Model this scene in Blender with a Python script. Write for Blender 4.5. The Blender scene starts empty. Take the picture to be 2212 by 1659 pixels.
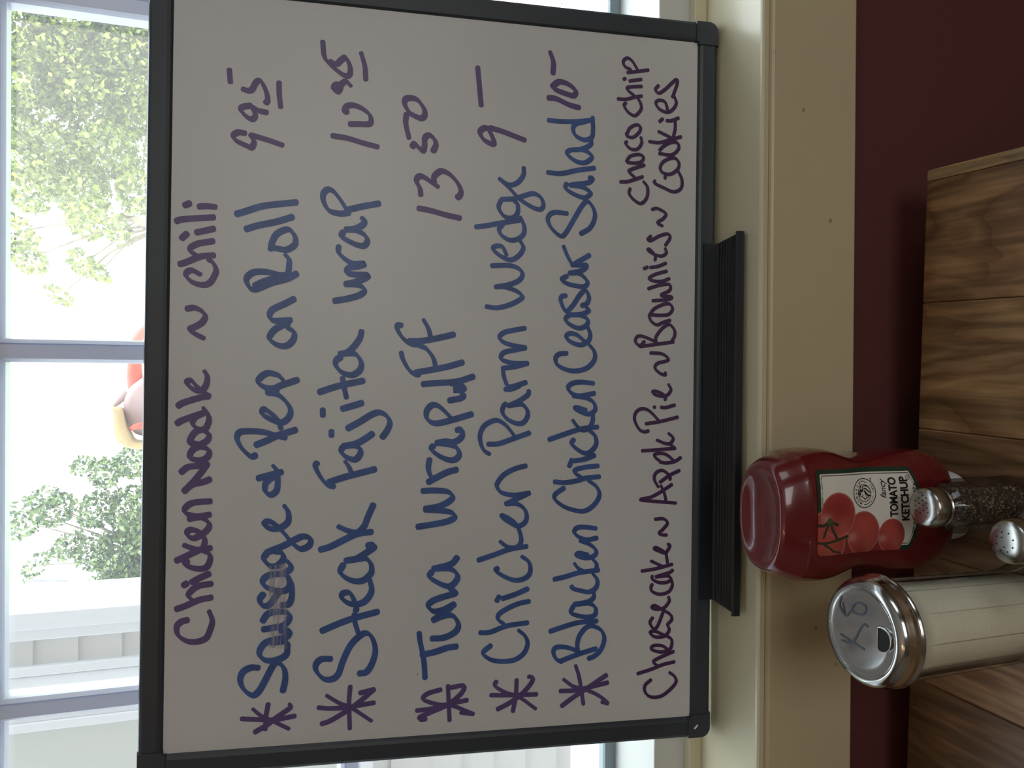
import bpy, bmesh, math, random
import numpy as np
from mathutils import Vector, Matrix, noise
random.seed(7); rng = np.random.default_rng(7)
PI = math.pi
C = bpy.context.scene.collection
ZC = 1.302                      # camera height above the floor (metres)

# ------------------------------------------------------------ camera
def rot_cols(p, y, r):
    p, y, r = map(math.radians, (p, y, r))
    fwd = Vector((0, math.cos(p), -math.sin(p))); right = Vector((1, 0, 0)); down = fwd.cross(right)
    c, s = math.cos(r), math.sin(r)
    right, down = c*right + s*down, -s*right + c*down
    Rz = Matrix.Rotation(y, 3, 'Z')
    return Rz @ right, Rz @ down, Rz @ fwd
rt, dn, fw = rot_cols(19.6, .31, -.26)
cam = bpy.data.objects.new('camera', bpy.data.cameras.new('camera')); C.objects.link(cam)
# the photograph was taken with the camera turned on its side
M = Matrix((dn, rt, -fw)).transposed().to_4x4(); M.translation = Vector((0, 0, ZC))
cam.matrix_world = M
cam.data.sensor_width = 36; cam.data.lens = 1800/2212*36
cam.data.clip_start = .02; cam.data.clip_end = 300
bpy.context.scene.camera = cam

# ------------------------------------------------------------ sky, sun, lights, exposure
W = bpy.data.worlds.new('sky'); bpy.context.scene.world = W; W.use_nodes = True
nt = W.node_tree; bg = nt.nodes['Background']
tc = nt.nodes.new('ShaderNodeTexCoord'); sp = nt.nodes.new('ShaderNodeSeparateXYZ'); rp = nt.nodes.new('ShaderNodeValToRGB')
nt.links.new(tc.outputs['Generated'], sp.inputs[0]); nt.links.new(sp.outputs[2], rp.inputs[0]); nt.links.new(rp.outputs[0], bg.inputs[0])
rp.color_ramp.elements[0].color = (.95, .97, 1, 1); rp.color_ramp.elements[1].color = (.80, .90, 1, 1)
bg.inputs[1].default_value = 7.0
sun = bpy.data.objects.new('sun', bpy.data.lights.new('sun', 'SUN')); C.objects.link(sun)
sun.data.energy = 6.0; sun.data.angle = math.radians(1.5); sun.data.color = (1, .96, .88)
sun.rotation_euler = Vector((-.35, .75, -1.0)).to_track_quat('-Z', 'Y').to_euler()
def area(name, loc, aim, sx, sy, power, col):
    l = bpy.data.objects.new(name, bpy.data.lights.new(name, 'AREA')); C.objects.link(l)
    l.data.shape = 'RECTANGLE'; l.data.size = sx; l.data.size_y = sy; l.data.energy = power; l.data.color = col
    l.location = loc; l.rotation_euler = (Vector(aim)-Vector(loc)).to_track_quat('-Z', 'Y').to_euler()
    return l
area('daylight_back_window', (.9, -2.9, 1.75), (.3, .5, 1.1), 1.5, 1.2, 21, (1, .985, .95))
area('daylight_side_window', (2.35, -.9, 1.75), (0, .4, 1.0), 1.1, .9, 6.5, (.92, .96, 1))
for loc in ((-.62, -.75, 2.25), (-.9, -1.6, 2.3)):
    l = bpy.data.objects.new('ceiling_lamp_light', bpy.data.lights.new('ceiling_lamp_light', 'POINT')); C.objects.link(l)
    l.data.energy = 2.4; l.data.color = (1, .62, .32); l.data.shadow_soft_size = .04; l.location = loc
vs = bpy.context.scene.view_settings
bpy.context.scene.display_settings.display_device = 'sRGB'
vs.view_transform = 'Standard'; vs.look = 'None'; vs.exposure = 0; vs.gamma = 1; vs.use_curve_mapping = False
cy = bpy.context.scene.cycles
cy.max_bounces = 14; cy.transmission_bounces = 12; cy.transparent_max_bounces = 16; cy.glossy_bounces = 6
cy.use_denoising = True

# ------------------------------------------------------------ materials
def srgb(r, g, b):
    f = lambda c: ((c/255+.055)/1.055)**2.4 if c > 10.3 else c/255/12.92
    return (f(r), f(g), f(b), 1)
def mat(name, col, rough=.5, metal=0, spec=.5, nscale=None, var=.12, bump=0, bscale=None, coat=0, stretch=None):
    m = bpy.data.materials.new(name); m.use_nodes = True
    n = m.node_tree; b = n.nodes['Principled BSDF']
    b.inputs['Base Color'].default_value = col; b.inputs['Roughness'].default_value = rough
    b.inputs['Metallic'].default_value = metal; b.inputs['Specular IOR Level'].default_value = spec
    b.inputs['Coat Weight'].default_value = coat
    t = n.nodes.new('ShaderNodeTexCoord'); mp = n.nodes.new('ShaderNodeMapping'); n.links.new(t.outputs['Object'], mp.inputs[0])
    if stretch: mp.inputs['Scale'].default_value = stretch
    if nscale:
        x = n.nodes.new('ShaderNodeTexNoise'); x.inputs['Scale'].default_value = nscale; x.inputs['Detail'].default_value = 5
        n.links.new(mp.outputs[0], x.inputs[0])
        r = n.nodes.new('ShaderNodeValToRGB'); n.links.new(x.outputs[0], r.inputs[0])
        r.color_ramp.elements[0].position = .3; r.color_ramp.elements[1].position = .7
        r.color_ramp.elements[0].color = tuple(c*(1-var) for c in col[:3])+(1,)
        r.color_ramp.elements[1].color = tuple(min(1, c*(1+var)) for c in col[:3])+(1,)
        n.links.new(r.outputs[0], b.inputs['Base Color'])
    if bump:
        x2 = n.nodes.new('ShaderNodeTexNoise'); x2.inputs['Scale'].default_value = bscale or 80; x2.inputs['Detail'].default_value = 4
        n.links.new(mp.outputs[0], x2.inputs[0])
        bp = n.nodes.new('ShaderNodeBump'); bp.inputs['Strength'].default_value = bump; bp.inputs['Distance'].default_value = .002
        n.links.new(x2.outputs[0], bp.inputs['Height']); n.links.new(bp.outputs[0], b.inputs['Normal'])
    return m
def specks(m, scale=140, thr=.16, col=(.06, .05, .04, 1), strength=.8):
    """small dark specks of dirt over a painted surface"""
    n = m.node_tree; b = n.nodes['Principled BSDF']
    t = n.nodes.new('ShaderNodeTexCoord')
    v = n.nodes.new('ShaderNodeTexVoronoi'); v.inputs['Scale'].default_value = scale; n.links.new(t.outputs['Object'], v.inputs[0])
    mk = n.nodes.new('ShaderNodeTexNoise'); mk.inputs['Scale'].default_value = 9; n.links.new(t.outputs['Object'], mk.inputs[0])
    mr = n.nodes.new('ShaderNodeMapRange'); n.links.new(v.outputs['Distance'], mr.inputs[0])
    mr.inputs[1].default_value = thr*.6; mr.inputs[2].default_value = thr; mr.inputs[3].default_value = 1; mr.inputs[4].default_value = 0
    c2 = n.nodes.new('ShaderNodeMapRange'); n.links.new(v.outputs['Color'], c2.inputs[0])
    c2.inputs[1].default_value = .86; c2.inputs[2].default_value = .9
    mu = n.nodes.new('ShaderNodeMath'); mu.operation = 'MULTIPLY'; n.links.new(mr.outputs[0], mu.inputs[0]); n.links.new(c2.outputs[0], mu.inputs[1])
    m2 = n.nodes.new('ShaderNodeMath'); m2.operation = 'MULTIPLY'; n.links.new(mu.outputs[0], m2.inputs[0]); m2.inputs[1].default_value = strength
    mx = n.nodes.new('ShaderNodeMix'); mx.data_type = 'RGBA'; n.links.new(m2.outputs[0], mx.inputs[0])
    old = b.inputs['Base Color']
    if old.links: n.links.new(old.links[0].from_socket, mx.inputs[6])
    else: mx.inputs[6].default_value = old.default_value
    mx.inputs[7].default_value = col
    n.links.new(mx.outputs[2], b.inputs['Base Color'])
    return m
def glass_mat(name, col=(1, 1, 1, 1), rough=0, ior=1.5):
    m = bpy.data.materials.new(name); m.use_nodes = True; b = m.node_tree.nodes['Principled BSDF']
    b.inputs['Base Color'].default_value = col; b.inputs['Roughness'].default_value = rough
    b.inputs['Transmission Weight'].default_value = 1; b.inputs['IOR'].default_value = ior
    return m
def pane_mat():
    m = bpy.data.materials.new('window glass'); m.use_nodes = True; n = m.node_tree; n.nodes.clear()
    o = n.nodes.new('ShaderNodeOutputMaterial'); tr = n.nodes.new('ShaderNodeBsdfTransparent'); gl = n.nodes.new('ShaderNodeBsdfGlossy')
    df = n.nodes.new('ShaderNodeBsdfTranslucent'); df.inputs[0].default_value = (.9, .93, 1, 1)
    gl.inputs['Roughness'].default_value = .02; tr.inputs[0].default_value = (.96, .98, .97, 1)
    a = n.nodes.new('ShaderNodeMixShader'); a.inputs[0].default_value = .03
    n.links.new(tr.outputs[0], a.inputs[1]); n.links.new(df.outputs[0], a.inputs[2])
    lw = n.nodes.new('ShaderNodeLayerWeight'); lw.inputs[0].default_value = .5
    pw = n.nodes.new('ShaderNodeMath'); pw.operation = 'POWER'; n.links.new(lw.outputs['Facing'], pw.inputs[0]); pw.inputs[1].default_value = 5
    f = n.nodes.new('ShaderNodeMath'); f.operation = 'MULTIPLY_ADD'; n.links.new(pw.outputs[0], f.inputs[0]); f.inputs[1].default_value = .9; f.inputs[2].default_value = .04
    x = n.nodes.new('ShaderNodeMixShader'); n.links.new(f.outputs[0], x.inputs[0]); n.links.new(a.outputs[0], x.inputs[1]); n.links.new(gl.outputs[0], x.inputs[2])
    n.links.new(x.outputs[0], o.inputs[0]); return m
def wood_mat(name, light, mid, dark, seed=0., sx=3.2, sy=.55, rough=.42):
    """laminated timber: long figured grain running along local Y"""
    m = bpy.data.materials.new(name); m.use_nodes = True; n = m.node_tree; b = n.nodes['Principled BSDF']
    t = n.nodes.new('ShaderNodeTexCoord'); mp = n.nodes.new('ShaderNodeMapping'); n.links.new(t.outputs['Object'], mp.inputs[0])
    mp.inputs['Location'].default_value = (seed, seed*1.7, seed*.3); mp.inputs['Scale'].default_value = (sx, sy, 1)
    n1 = n.nodes.new('ShaderNodeTexNoise'); n1.inputs['Scale'].default_value = 4.5; n1.inputs['Detail'].default_value = 3.5; n1.inputs['Roughness'].default_value = .42; n1.inputs['Distortion'].default_value = .5
    n.links.new(mp.outputs[0], n1.inputs[0])
    w = n.nodes.new('ShaderNodeMath'); w.operation = 'MULTIPLY'; w.inputs[1].default_value = 9; n.links.new(n1.outputs[0], w.inputs[0])
    fr = n.nodes.new('ShaderNodeMath'); fr.operation = 'FRACT'; n.links.new(w.outputs[0], fr.inputs[0])
    rm = n.nodes.new('ShaderNodeValToRGB'); n.links.new(fr.outputs[0], rm.inputs[0])
    e = rm.color_ramp.elements; e[0].position = 0; e[0].color = dark; e[1].position = 1; e[1].color = mid
    q = rm.color_ramp.elements.new(.20); q.color = mid
    e[0].color = tuple(.45*a+.55*b_ for a, b_ in zip(mid, dark))
    e = rm.color_ramp.elements; e[0].color = tuple(.5*a+.5*b_ for a, b_ in zip(mid, dark))
    q = rm.color_ramp.elements.new(.55); q.color = light
    q = rm.color_ramp.elements.new(.90); q.color = mid
    # fine pores stretched along the grain
    mp2 = n.nodes.new('ShaderNodeMapping'); n.links.new(t.outputs['Object'], mp2.inputs[0]); mp2.inputs['Scale'].default_value = (220, 14, 60)
    n2 = n.nodes.new('ShaderNodeTexNoise'); n2.inputs['Scale'].default_value = 1; n2.inputs['Detail'].default_value = 3; n.links.new(mp2.outputs[0], n2.inputs[0])
    r2 = n.nodes.new('ShaderNodeMapRange'); n.links.new(n2.outputs[0], r2.inputs[0]); r2.inputs[1].default_value = .35; r2.inputs[2].default_value = .65; r2.inputs[3].default_value = .72; r2.inputs[4].default_value = 1.08
    mx = n.nodes.new('ShaderNodeVectorMath'); mx.operation = 'SCALE'; n.links.new(rm.outputs[0], mx.inputs[0]); n.links.new(r2.outputs[0], mx.inputs['Scale'])
    mp3 = n.nodes.new('ShaderNodeMapping'); n.links.new(t.outputs['Object'], mp3.inputs[0]); mp3.inputs['Scale'].default_value = (55, 3.2, 9); mp3.inputs['Location'].default_value = (seed*2, seed, 0)
    n3 = n.nodes.new('ShaderNodeTexNoise'); n3.inputs['Scale'].default_value = 1; n3.inputs['Detail'].default_value = 5; n3.inputs['Distortion'].default_value = .8; n.links.new(mp3.outputs[0], n3.inputs[0])
    r3 = n.nodes.new('ShaderNodeMapRange'); n.links.new(n3.outputs[0], r3.inputs[0]); r3.inputs[1].default_value = .34; r3.inputs[2].default_value = .62; r3.inputs[3].default_value = .58; r3.inputs[4].default_value = 1.12
    m3 = n.nodes.new('ShaderNodeVectorMath'); m3.operation = 'SCALE'; n.links.new(mx.outputs[0], m3.inputs[0]); n.links.new(r3.outputs[0], m3.inputs['Scale'])
    n.links.new(m3.outputs[0], b.inputs['Base Color'])
    b.inputs['Roughness'].default_value = rough; b.inputs['Specular IOR Level'].default_value = .3
    return m

MT = {}
MT['red'] = mat('dark red wall paint', srgb(94, 50, 47), .55, nscale=6, var=.05, bump=.06, bscale=160)
MT['cream'] = specks(mat('cream gloss paint', srgb(206, 198, 168), .26, nscale=5, var=.04, bump=.05, bscale=40, stretch=(.3, 1, 1)), 75, .2, strength=.85)
MT['cream2'] = specks(mat('cream paint on the apron', srgb(198, 185, 152), .36, nscale=4, var=.05, bump=.05, bscale=50), 45, .1, strength=.5)
def glare_white_mat():
    m = mat('white window paint with glare', srgb(232, 236, 246), .35, nscale=8, var=.02)
    n = m.node_tree; b = n.nodes['Principled BSDF']; o = n.nodes['Material Output']
    tl = n.nodes.new('ShaderNodeBsdfTranslucent'); tl.inputs[0].default_value = srgb(205, 214, 236)
    mx = n.nodes.new('ShaderNodeMixShader'); mx.inputs[0].default_value = .22  # translucent share added to lift the bars, standing in for window glare
    n.links.new(b.outputs[0], mx.inputs[1]); n.links.new(tl.outputs[0], mx.inputs[2]); n.links.new(mx.outputs[0], o.inputs[0]); return m
MT['white'] = glare_white_mat()
MT['track'] = mat('grey storm window track', srgb(120, 132, 138), .4, nscale=20, var=.05)
MT['ceil'] = mat('ceiling paint', srgb(214, 214, 210), .8, nscale=4, var=.04)
MT['floor'] = mat('floor boards', srgb(92, 66, 44), .5, nscale=3, var=.2, stretch=(1, 8, 1))
MT['wallb'] = mat('interior wall paint', srgb(168, 160, 148), .7, nscale=4, var=.05)
MT['frame'] = mat('charcoal plastic frame', srgb(50, 56, 63), .42, spec=.45, nscale=30, var=.06)
MT['tray'] = mat('black ribbed plastic', srgb(20, 25, 32), .42, spec=.5, nscale=30, var=.06)
MT['board'] = specks(mat('whiteboard enamel', srgb(202, 203, 203), .36, spec=.55, nscale=7, var=.025), 60, .045, strength=.8)
MT['P'] = mat('purple marker ink', srgb(88, 70, 122), .4, nscale=60, var=.10)
MT['p'] = mat('dark purple marker ink', srgb(70, 40, 84), .4, nscale=60, var=.10)
MT['B'] = mat('blue marker ink', srgb(56, 86, 146), .4, nscale=70, var=.22)
def smear_mat():
    m = mat('half wiped marker haze', srgb(176, 172, 186), .5); n = m.node_tree; b = n.nodes['Principled BSDF']
    t = n.nodes.new('ShaderNodeTexCoord'); mp = n.nodes.new('ShaderNodeMapping'); n.links.new(t.outputs['Object'], mp.inputs[0]); mp.inputs['Scale'].default_value = (30, 420, 1)
    x = n.nodes.new('ShaderNodeTexNoise'); x.inputs['Scale'].default_value = 1; n.links.new(mp.outputs[0], x.inputs[0])
    r = n.nodes.new('ShaderNodeMapRange'); n.links.new(x.outputs[0], r.inputs[0]); r.inputs[1].default_value = .42; r.inputs[2].default_value = .6; r.inputs[3].default_value = .0; r.inputs[4].default_value = .5
    n.links.new(r.outputs[0], b.inputs['Alpha']); return m
MT['faded'] = smear_mat()
MT['siding'] = mat('white clapboard paint', srgb(190, 192, 190), .6, nscale=2, var=.03)
MT['sidetrim'] = mat('white trim boards', srgb(206, 212, 218), .5, nscale=2, var=.02)
MT['panel'] = mat('pale shutter panel', srgb(186, 192, 186), .45, nscale=1.5, var=.04, stretch=(3, 1, .5))
MT['brick'] = mat('pale brick', srgb(226, 196, 180), .8, nscale=25, var=.16)
MT['mortar'] = mat('sand joint', srgb(205, 196, 182), .9)
MT['sky_block_facade'] = mat('grey facade paint', srgb(150, 150, 148), .8, nscale=2, var=.04)
MT['ground'] = mat('pale concrete', srgb(214, 212, 205), .9, nscale=3, var=.05)
MT['grass'] = mat('sunlit lawn', srgb(170, 190, 110), .9, nscale=8, var=.2)
MT['bark'] = mat('grey bark', srgb(120, 112, 98), .9, nscale=20, var=.2, bump=.4, bscale=30)
MT['chrome'] = mat('worn chrome', srgb(196, 196, 194), .14, metal=1, nscale=30, var=.05, bump=.02, bscale=60)
MT['chrome2'] = mat('dull pressed steel', srgb(172, 170, 166), .24, metal=1, nscale=40, var=.08, bump=.05, bscale=90)
MT['hole'] = mat('dark opening', srgb(16, 15, 15), .8)
def thin_glass(name):
    m = bpy.data.materials.new(name); m.use_nodes = True; n = m.node_tree; n.nodes.clear()
    o = n.nodes.new('ShaderNodeOutputMaterial'); tr = n.nodes.new('ShaderNodeBsdfTransparent'); gl = n.nodes.new('ShaderNodeBsdfGlossy'); gl.inputs['Roughness'].default_value = .03
    lw = n.nodes.new('ShaderNodeLayerWeight'); lw.inputs[0].default_value = .5
    r = n.nodes.new('ShaderNodeValToRGB'); n.links.new(lw.outputs['Facing'], r.inputs[0])
    r.color_ramp.elements[0].color = (.97, .98, .97, 1); r.color_ramp.elements[1].color = (.12, .13, .12, 1)
    q = r.color_ramp.elements.new(.55); q.color = (.93, .95, .93, 1)
    n.links.new(r.outputs[0], tr.inputs[0])
    pw = n.nodes.new('ShaderNodeMath'); pw.operation = 'POWER'; n.links.new(lw.outputs['Facing'], pw.inputs[0]); pw.inputs[1].default_value = 4
    f = n.nodes.new('ShaderNodeMath'); f.operation = 'MULTIPLY_ADD'; n.links.new(pw.outputs[0], f.inputs[0]); f.inputs[1].default_value = .8; f.inputs[2].default_value = .045
    x = n.nodes.new('ShaderNodeMixShader'); n.links.new(f.outputs[0], x.inputs[0]); n.links.new(tr.outputs[0], x.inputs[1]); n.links.new(gl.outputs[0], x.inputs[2])
    n.links.new(x.outputs[0], o.inputs[0]); return m
MT['glass'] = thin_glass('clear pressed glass')
MT['sash'] = mat('sash paint', srgb(205, 205, 200), .4, nscale=10, var=.03)
MT['sugar'] = mat('white sugar', srgb(246, 238, 222), .8, nscale=900, var=.06, bump=.2, bscale=900)
MT['salt'] = mat('white salt', srgb(236, 234, 228), .8, nscale=900, var=.05)
MT['capw'] = mat('white plastic cap', srgb(222, 220, 222), .35, nscale=10, var=.02)
MT['ink'] = mat('black print', srgb(26, 24, 20), .5)
MT['grey ink'] = mat('grey print', srgb(150, 146, 138), .5)
MT['marks'] = mat('faint blue marker marks', srgb(66, 72, 84), .45)
MT['glue'] = mat('pepper residue', srgb(120, 108, 84), .7)

def pepper_mat():
    m = bpy.data.materials.new('ground black pepper'); m.use_nodes = True; n = m.node_tree; b = n.nodes['Principled BSDF']
    t = n.nodes.new('ShaderNodeTexCoord'); v = n.nodes.new('ShaderNodeTexVoronoi'); v.inputs['Scale'].default_value = 750
    n.links.new(t.outputs['Object'], v.inputs[0]); r = n.nodes.new('ShaderNodeValToRGB'); n.links.new(v.outputs['Color'], r.inputs[0])
    e = r.color_ramp.elements; e[0].color = srgb(40, 30, 24); e[1].color = srgb(190, 172, 150); e[0].position = .45; e[1].position = .98
    x = r.color_ramp.elements.new(.75); x.color = srgb(96, 76, 60)
    n.links.new(r.outputs[0], b.inputs['Base Color']); b.inputs['Roughness'].default_value = .8
    bp = n.nodes.new('ShaderNodeBump'); bp.inputs['Strength'].default_value = .6; bp.inputs['Distance'].default_value = .0006
    n.links.new(v.outputs['Distance'], bp.inputs['Height']); n.links.new(bp.outputs[0], b.inputs['Normal']); return m
MT['pepper'] = pepper_mat()
def ketchup_mat():
    m = mat('red ketchup seen through clear plastic', srgb(104, 22, 26), .22, spec=.5, coat=.7)
    b = m.node_tree.nodes['Principled BSDF']
    b.inputs['Coat Roughness'].default_value = .05
    b.inputs['Subsurface Weight'].default_value = .25; b.inputs['Subsurface Radius'].default_value = (.02, .003, .002); b.inputs['Subsurface Scale'].default_value = .3
    return m
MT['ketchup'] = ketchup_mat()
def leaf_mat(name, col, col2):
    m = mat(name, col, .5, nscale=1.3, var=.0)
    n = m.node_tree; b = n.nodes['Principled BSDF']
    gi = n.nodes.new('ShaderNodeNewGeometry'); r = n.nodes.new('ShaderNodeValToRGB')
    n.links.new(gi.outputs['Random Per Island'], r.inputs[0]); r.color_ramp.elements[0].color = tuple(c*.45 for c in col[:3])+(1,); r.color_ramp.elements[1].color = col2
    qq = r.color_ramp.elements.new(.4); qq.color = col
    n.links.new(r.outputs[0], b.inputs['Base Color'])
    tl = n.nodes.new('ShaderNodeBsdfTranslucent'); n.links.new(r.outputs[0], tl.inputs[0])
    mx = n.nodes.new('ShaderNodeMixShader'); mx.inputs[0].default_value = .35
    o = n.nodes['Material Output']; n.links.new(b.outputs[0], mx.inputs[1]); n.links.new(tl.outputs[0], mx.inputs[2]); n.links.new(mx.outputs[0], o.inputs[0])
    return m
MT['leaf_lime'] = leaf_mat('lime green leaves', srgb(94, 106, 58), srgb(158, 168, 84))
MT['leaf_green'] = leaf_mat('soft green leaves', srgb(76, 92, 72), srgb(126, 142, 92))
MT['orange'] = mat('sunlit orange red fabric', srgb(190, 84, 62), .6, nscale=12, var=.1)
MT['mauve'] = mat('greyish pink fabric', srgb(168, 140, 140), .7, nscale=10, var=.1)
MT['tan'] = mat('tan woven straw', srgb(176, 150, 108), .7, nscale=14, var=.08)
MT['signw'] = mat('white sign face', srgb(246, 244, 240), .5, nscale=3, var=.02)
MT['signd'] = mat('dark blue grey bracket', srgb(110, 116, 140), .5, nscale=30, var=.3)

# ------------------------------------------------------------ mesh helpers
def obj(name, bm, m, parent=None, loc=None, smooth=False, bevel=None, seg=2):
    me = bpy.data.meshes.new(name); bm.normal_update(); bm.to_mesh(me); bm.free()
    for q in (m if isinstance(m, (list, tuple)) else [m]): me.materials.append(q)
    if smooth: me.shade_smooth()
    o = bpy.data.objects.new(name, me); C.objects.link(o)
    if parent: o.parent = parent
    if loc: o.location = loc
    if bevel:
        b = o.modifiers.new('bevel', 'BEVEL'); b.width = bevel; b.segments = seg; b.limit_method = 'ANGLE'; b.angle_limit = math.radians(40)
    return o
def thing(name, label, cat, loc=(0, 0, 0), group=None):
    o = bpy.data.objects.new(name, None); C.objects.link(o); o.location = loc; o.empty_display_size = .05
    o['label'] = label; o['category'] = cat
    if group: o['group'] = group
    return o
def tag(o, label, cat, group=None):
    o['label'] = label; o['category'] = cat
    if group: o['group'] = group
    return o
def struct(name, bm, m, parent=None, **k):
    o = obj(name, bm, m, parent, **k)
    if not parent: o['kind'] = 'structure'
    return o
def box(bm, x0, x1, y0, y1, z0, z1, mi=0):
    v = [bm.verts.new(p) for p in ((x0,y0,z0),(x1,y0,z0),(x1,y1,z0),(x0,y1,z0),(x0,y0,z1),(x1,y0,z1),(x1,y1,z1),(x0,y1,z1))]
    for f in ((0,3,2,1),(4,5,6,7),(0,1,5,4),(1,2,6,5),(2,3,7,6),(3,0,4,7)):
        bm.faces.new([v[i] for i in f]).material_index = mi
    return v
def boxes(*bs):
    bm = bmesh.new()
    for b in bs: box(bm, *b)
    return bm
def lathe(prof, n=48, close=False, ang=None):
    bm = bmesh.new(); rings = []
    for r, z in prof:
        rings.append([bm.verts.new((0, 0, z))] if r < 1e-6 else [bm.verts.new((r*math.cos(2*PI*i/n), r*math.sin(2*PI*i/n), z)) for i in range(n)])
    for a, b in zip(rings, rings[1:]):
        for i in range(n):
            j = (i+1) % n
            if len(a) == 1 and len(b) == 1: continue
            if len(a) == 1: bm.faces.new((a[0], b[j], b[i])) 
            elif len(b) == 1: bm.faces.new((a[i], a[j], b[0]))
            else: bm.faces.new((a[i], a[j], b[j], b[i]))
    bmesh.ops.recalc_face_normals(bm, faces=bm.faces)
    return bm
def loft(sections, capb=True, capt=True):
    """sections: lists of 3-D points, all the same length"""
    bm = bmesh.new(); rs = [[bm.verts.new(p) for p in s] for s in sections]; n = len(rs[0])
    for a, b in zip(rs, rs[1:]):
        for i in range(n): bm.faces.new((a[i], a[(i+1) % n], b[(i+1) % n], b[i]))
    if capb: bm.faces.new(rs[0][::-1])
    if capt: bm.faces.new(rs[-1])
    bmesh.ops.recalc_face_normals(bm, faces=bm.faces)
    return bm
def catmull(p, k=6):
    p = [Vector(q) for q in p]
    if len(p) < 3:
        return [p[0].lerp(p[-1], i/3) for i in range(4)]
    e = [p[0]*2-p[1]] + p + [p[-1]*2-p[-2]]
    out = []
    for i in range(1, len(e)-2):
        a, b, c, d = e[i-1:i+3]
        for j in range(k):
            t = j/k
            out.append(.5*((2*b) + (c-a)*t + (2*a-5*b+4*c-d)*t*t + (3*b-a-3*c+d)*t**3))
    out.append(p[-1]); return out
def ribbon(bm, pts, wfun, z=0., mi=0, cap=5):
    """flat brush stroke in the local x,y plane with round ends"""
    n = len(pts)
    if n == 1: return
    L, R_ = [], []
    for i, p in enumerate(pts):
        d = (pts[min(i+1, n-1)] - pts[max(i-1, 0)])
        if d.length < 1e-9: d = Vector((1, 0))
        d.normalize(); w = wfun(d, i/(n-1))*.5; nn = Vector((-d.y, d.x))
        L.append((p+nn*w, nn, d, w)); R_.append(p-nn*w)
    zs_ = [z+.00001*i/n for i in range(n)]
    vl = [bm.verts.new((a[0].x, a[0].y, q)) for a, q in zip(L, zs_)]; vr = [bm.verts.new((a.x, a.y, q)) for a, q in zip(R_, zs_)]
    for i in range(n-1):
        bm.faces.new((vr[i], vr[i+1], vl[i+1], vl[i])).material_index = mi
    for end, s in ((0, -1), (n-1, 1)):
        nn, d, w = L[end][1], L[end][2], L[end][3]; c = pts[end]; arc = []
        for k in range(1, cap):
            a = PI*k/cap; q = c + nn*(w*math.cos(a)) + d*(s*w*math.sin(a)*.7); arc.append(bm.verts.new((q.x, q.y, zs_[end])))
        vs_ = [vl[end]] + arc + [vr[end]]
        if s > 0: vs_ = vs_[::-1]
        try: bm.faces.new(vs_).material_index = mi
        except ValueError: pass
def tube(path, rad, n=10, closed=False):
    pts = [Vector(p) for p in path]; bm = bmesh.new(); rings = []
    up = Vector((0, 0, 1))
    for i, p in enumerate(pts):
        d = (pts[min(i+1, len(pts)-1)]-pts[max(i-1, 0)]).normalized()
        a = d.cross(up);  a = a.normalized() if a.length > 1e-4 else Vector((1, 0, 0)); b = a.cross(d)
        r = rad(i/(len(pts)-1)) if callable(rad) else rad
        rings.append([bm.verts.new(p + a*r*math.cos(2*PI*k/n) + b*r*math.sin(2*PI*k/n)) for k in range(n)])
    for x, y in zip(rings, rings[1:]):
        for k in range(n): bm.faces.new((x[k], x[(k+1) % n], y[(k+1) % n], y[k]))
    bm.faces.new(rings[0][::-1]); bm.faces.new(rings[-1]); bmesh.ops.recalc_face_normals(bm, faces=bm.faces)
    return bm
def text_mesh(s, size=1., offset=0., shear=0., spacing=1.):
    cu = bpy.data.curves.new('t', 'FONT'); cu.body = s; cu.size = size; cu.offset = offset; cu.shear = shear; cu.space_character = spacing; cu.resolution_u = 4
    o = bpy.data.objects.new('t', cu); C.objects.link(o); dg = bpy.context.evaluated_depsgraph_get()
    me = bpy.data.meshes.new_from_object(o.evaluated_get(dg))
    vs_ = [v.co.copy() for v in me.vertices]; fs = [tuple(p.vertices) for p in me.polygons]
    bpy.data.objects.remove(o); bpy.data.curves.remove(cu); bpy.data.meshes.remove(me)
    return vs_, fs
Z = lambda r: r + ZC            # heights measured from the camera level

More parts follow.
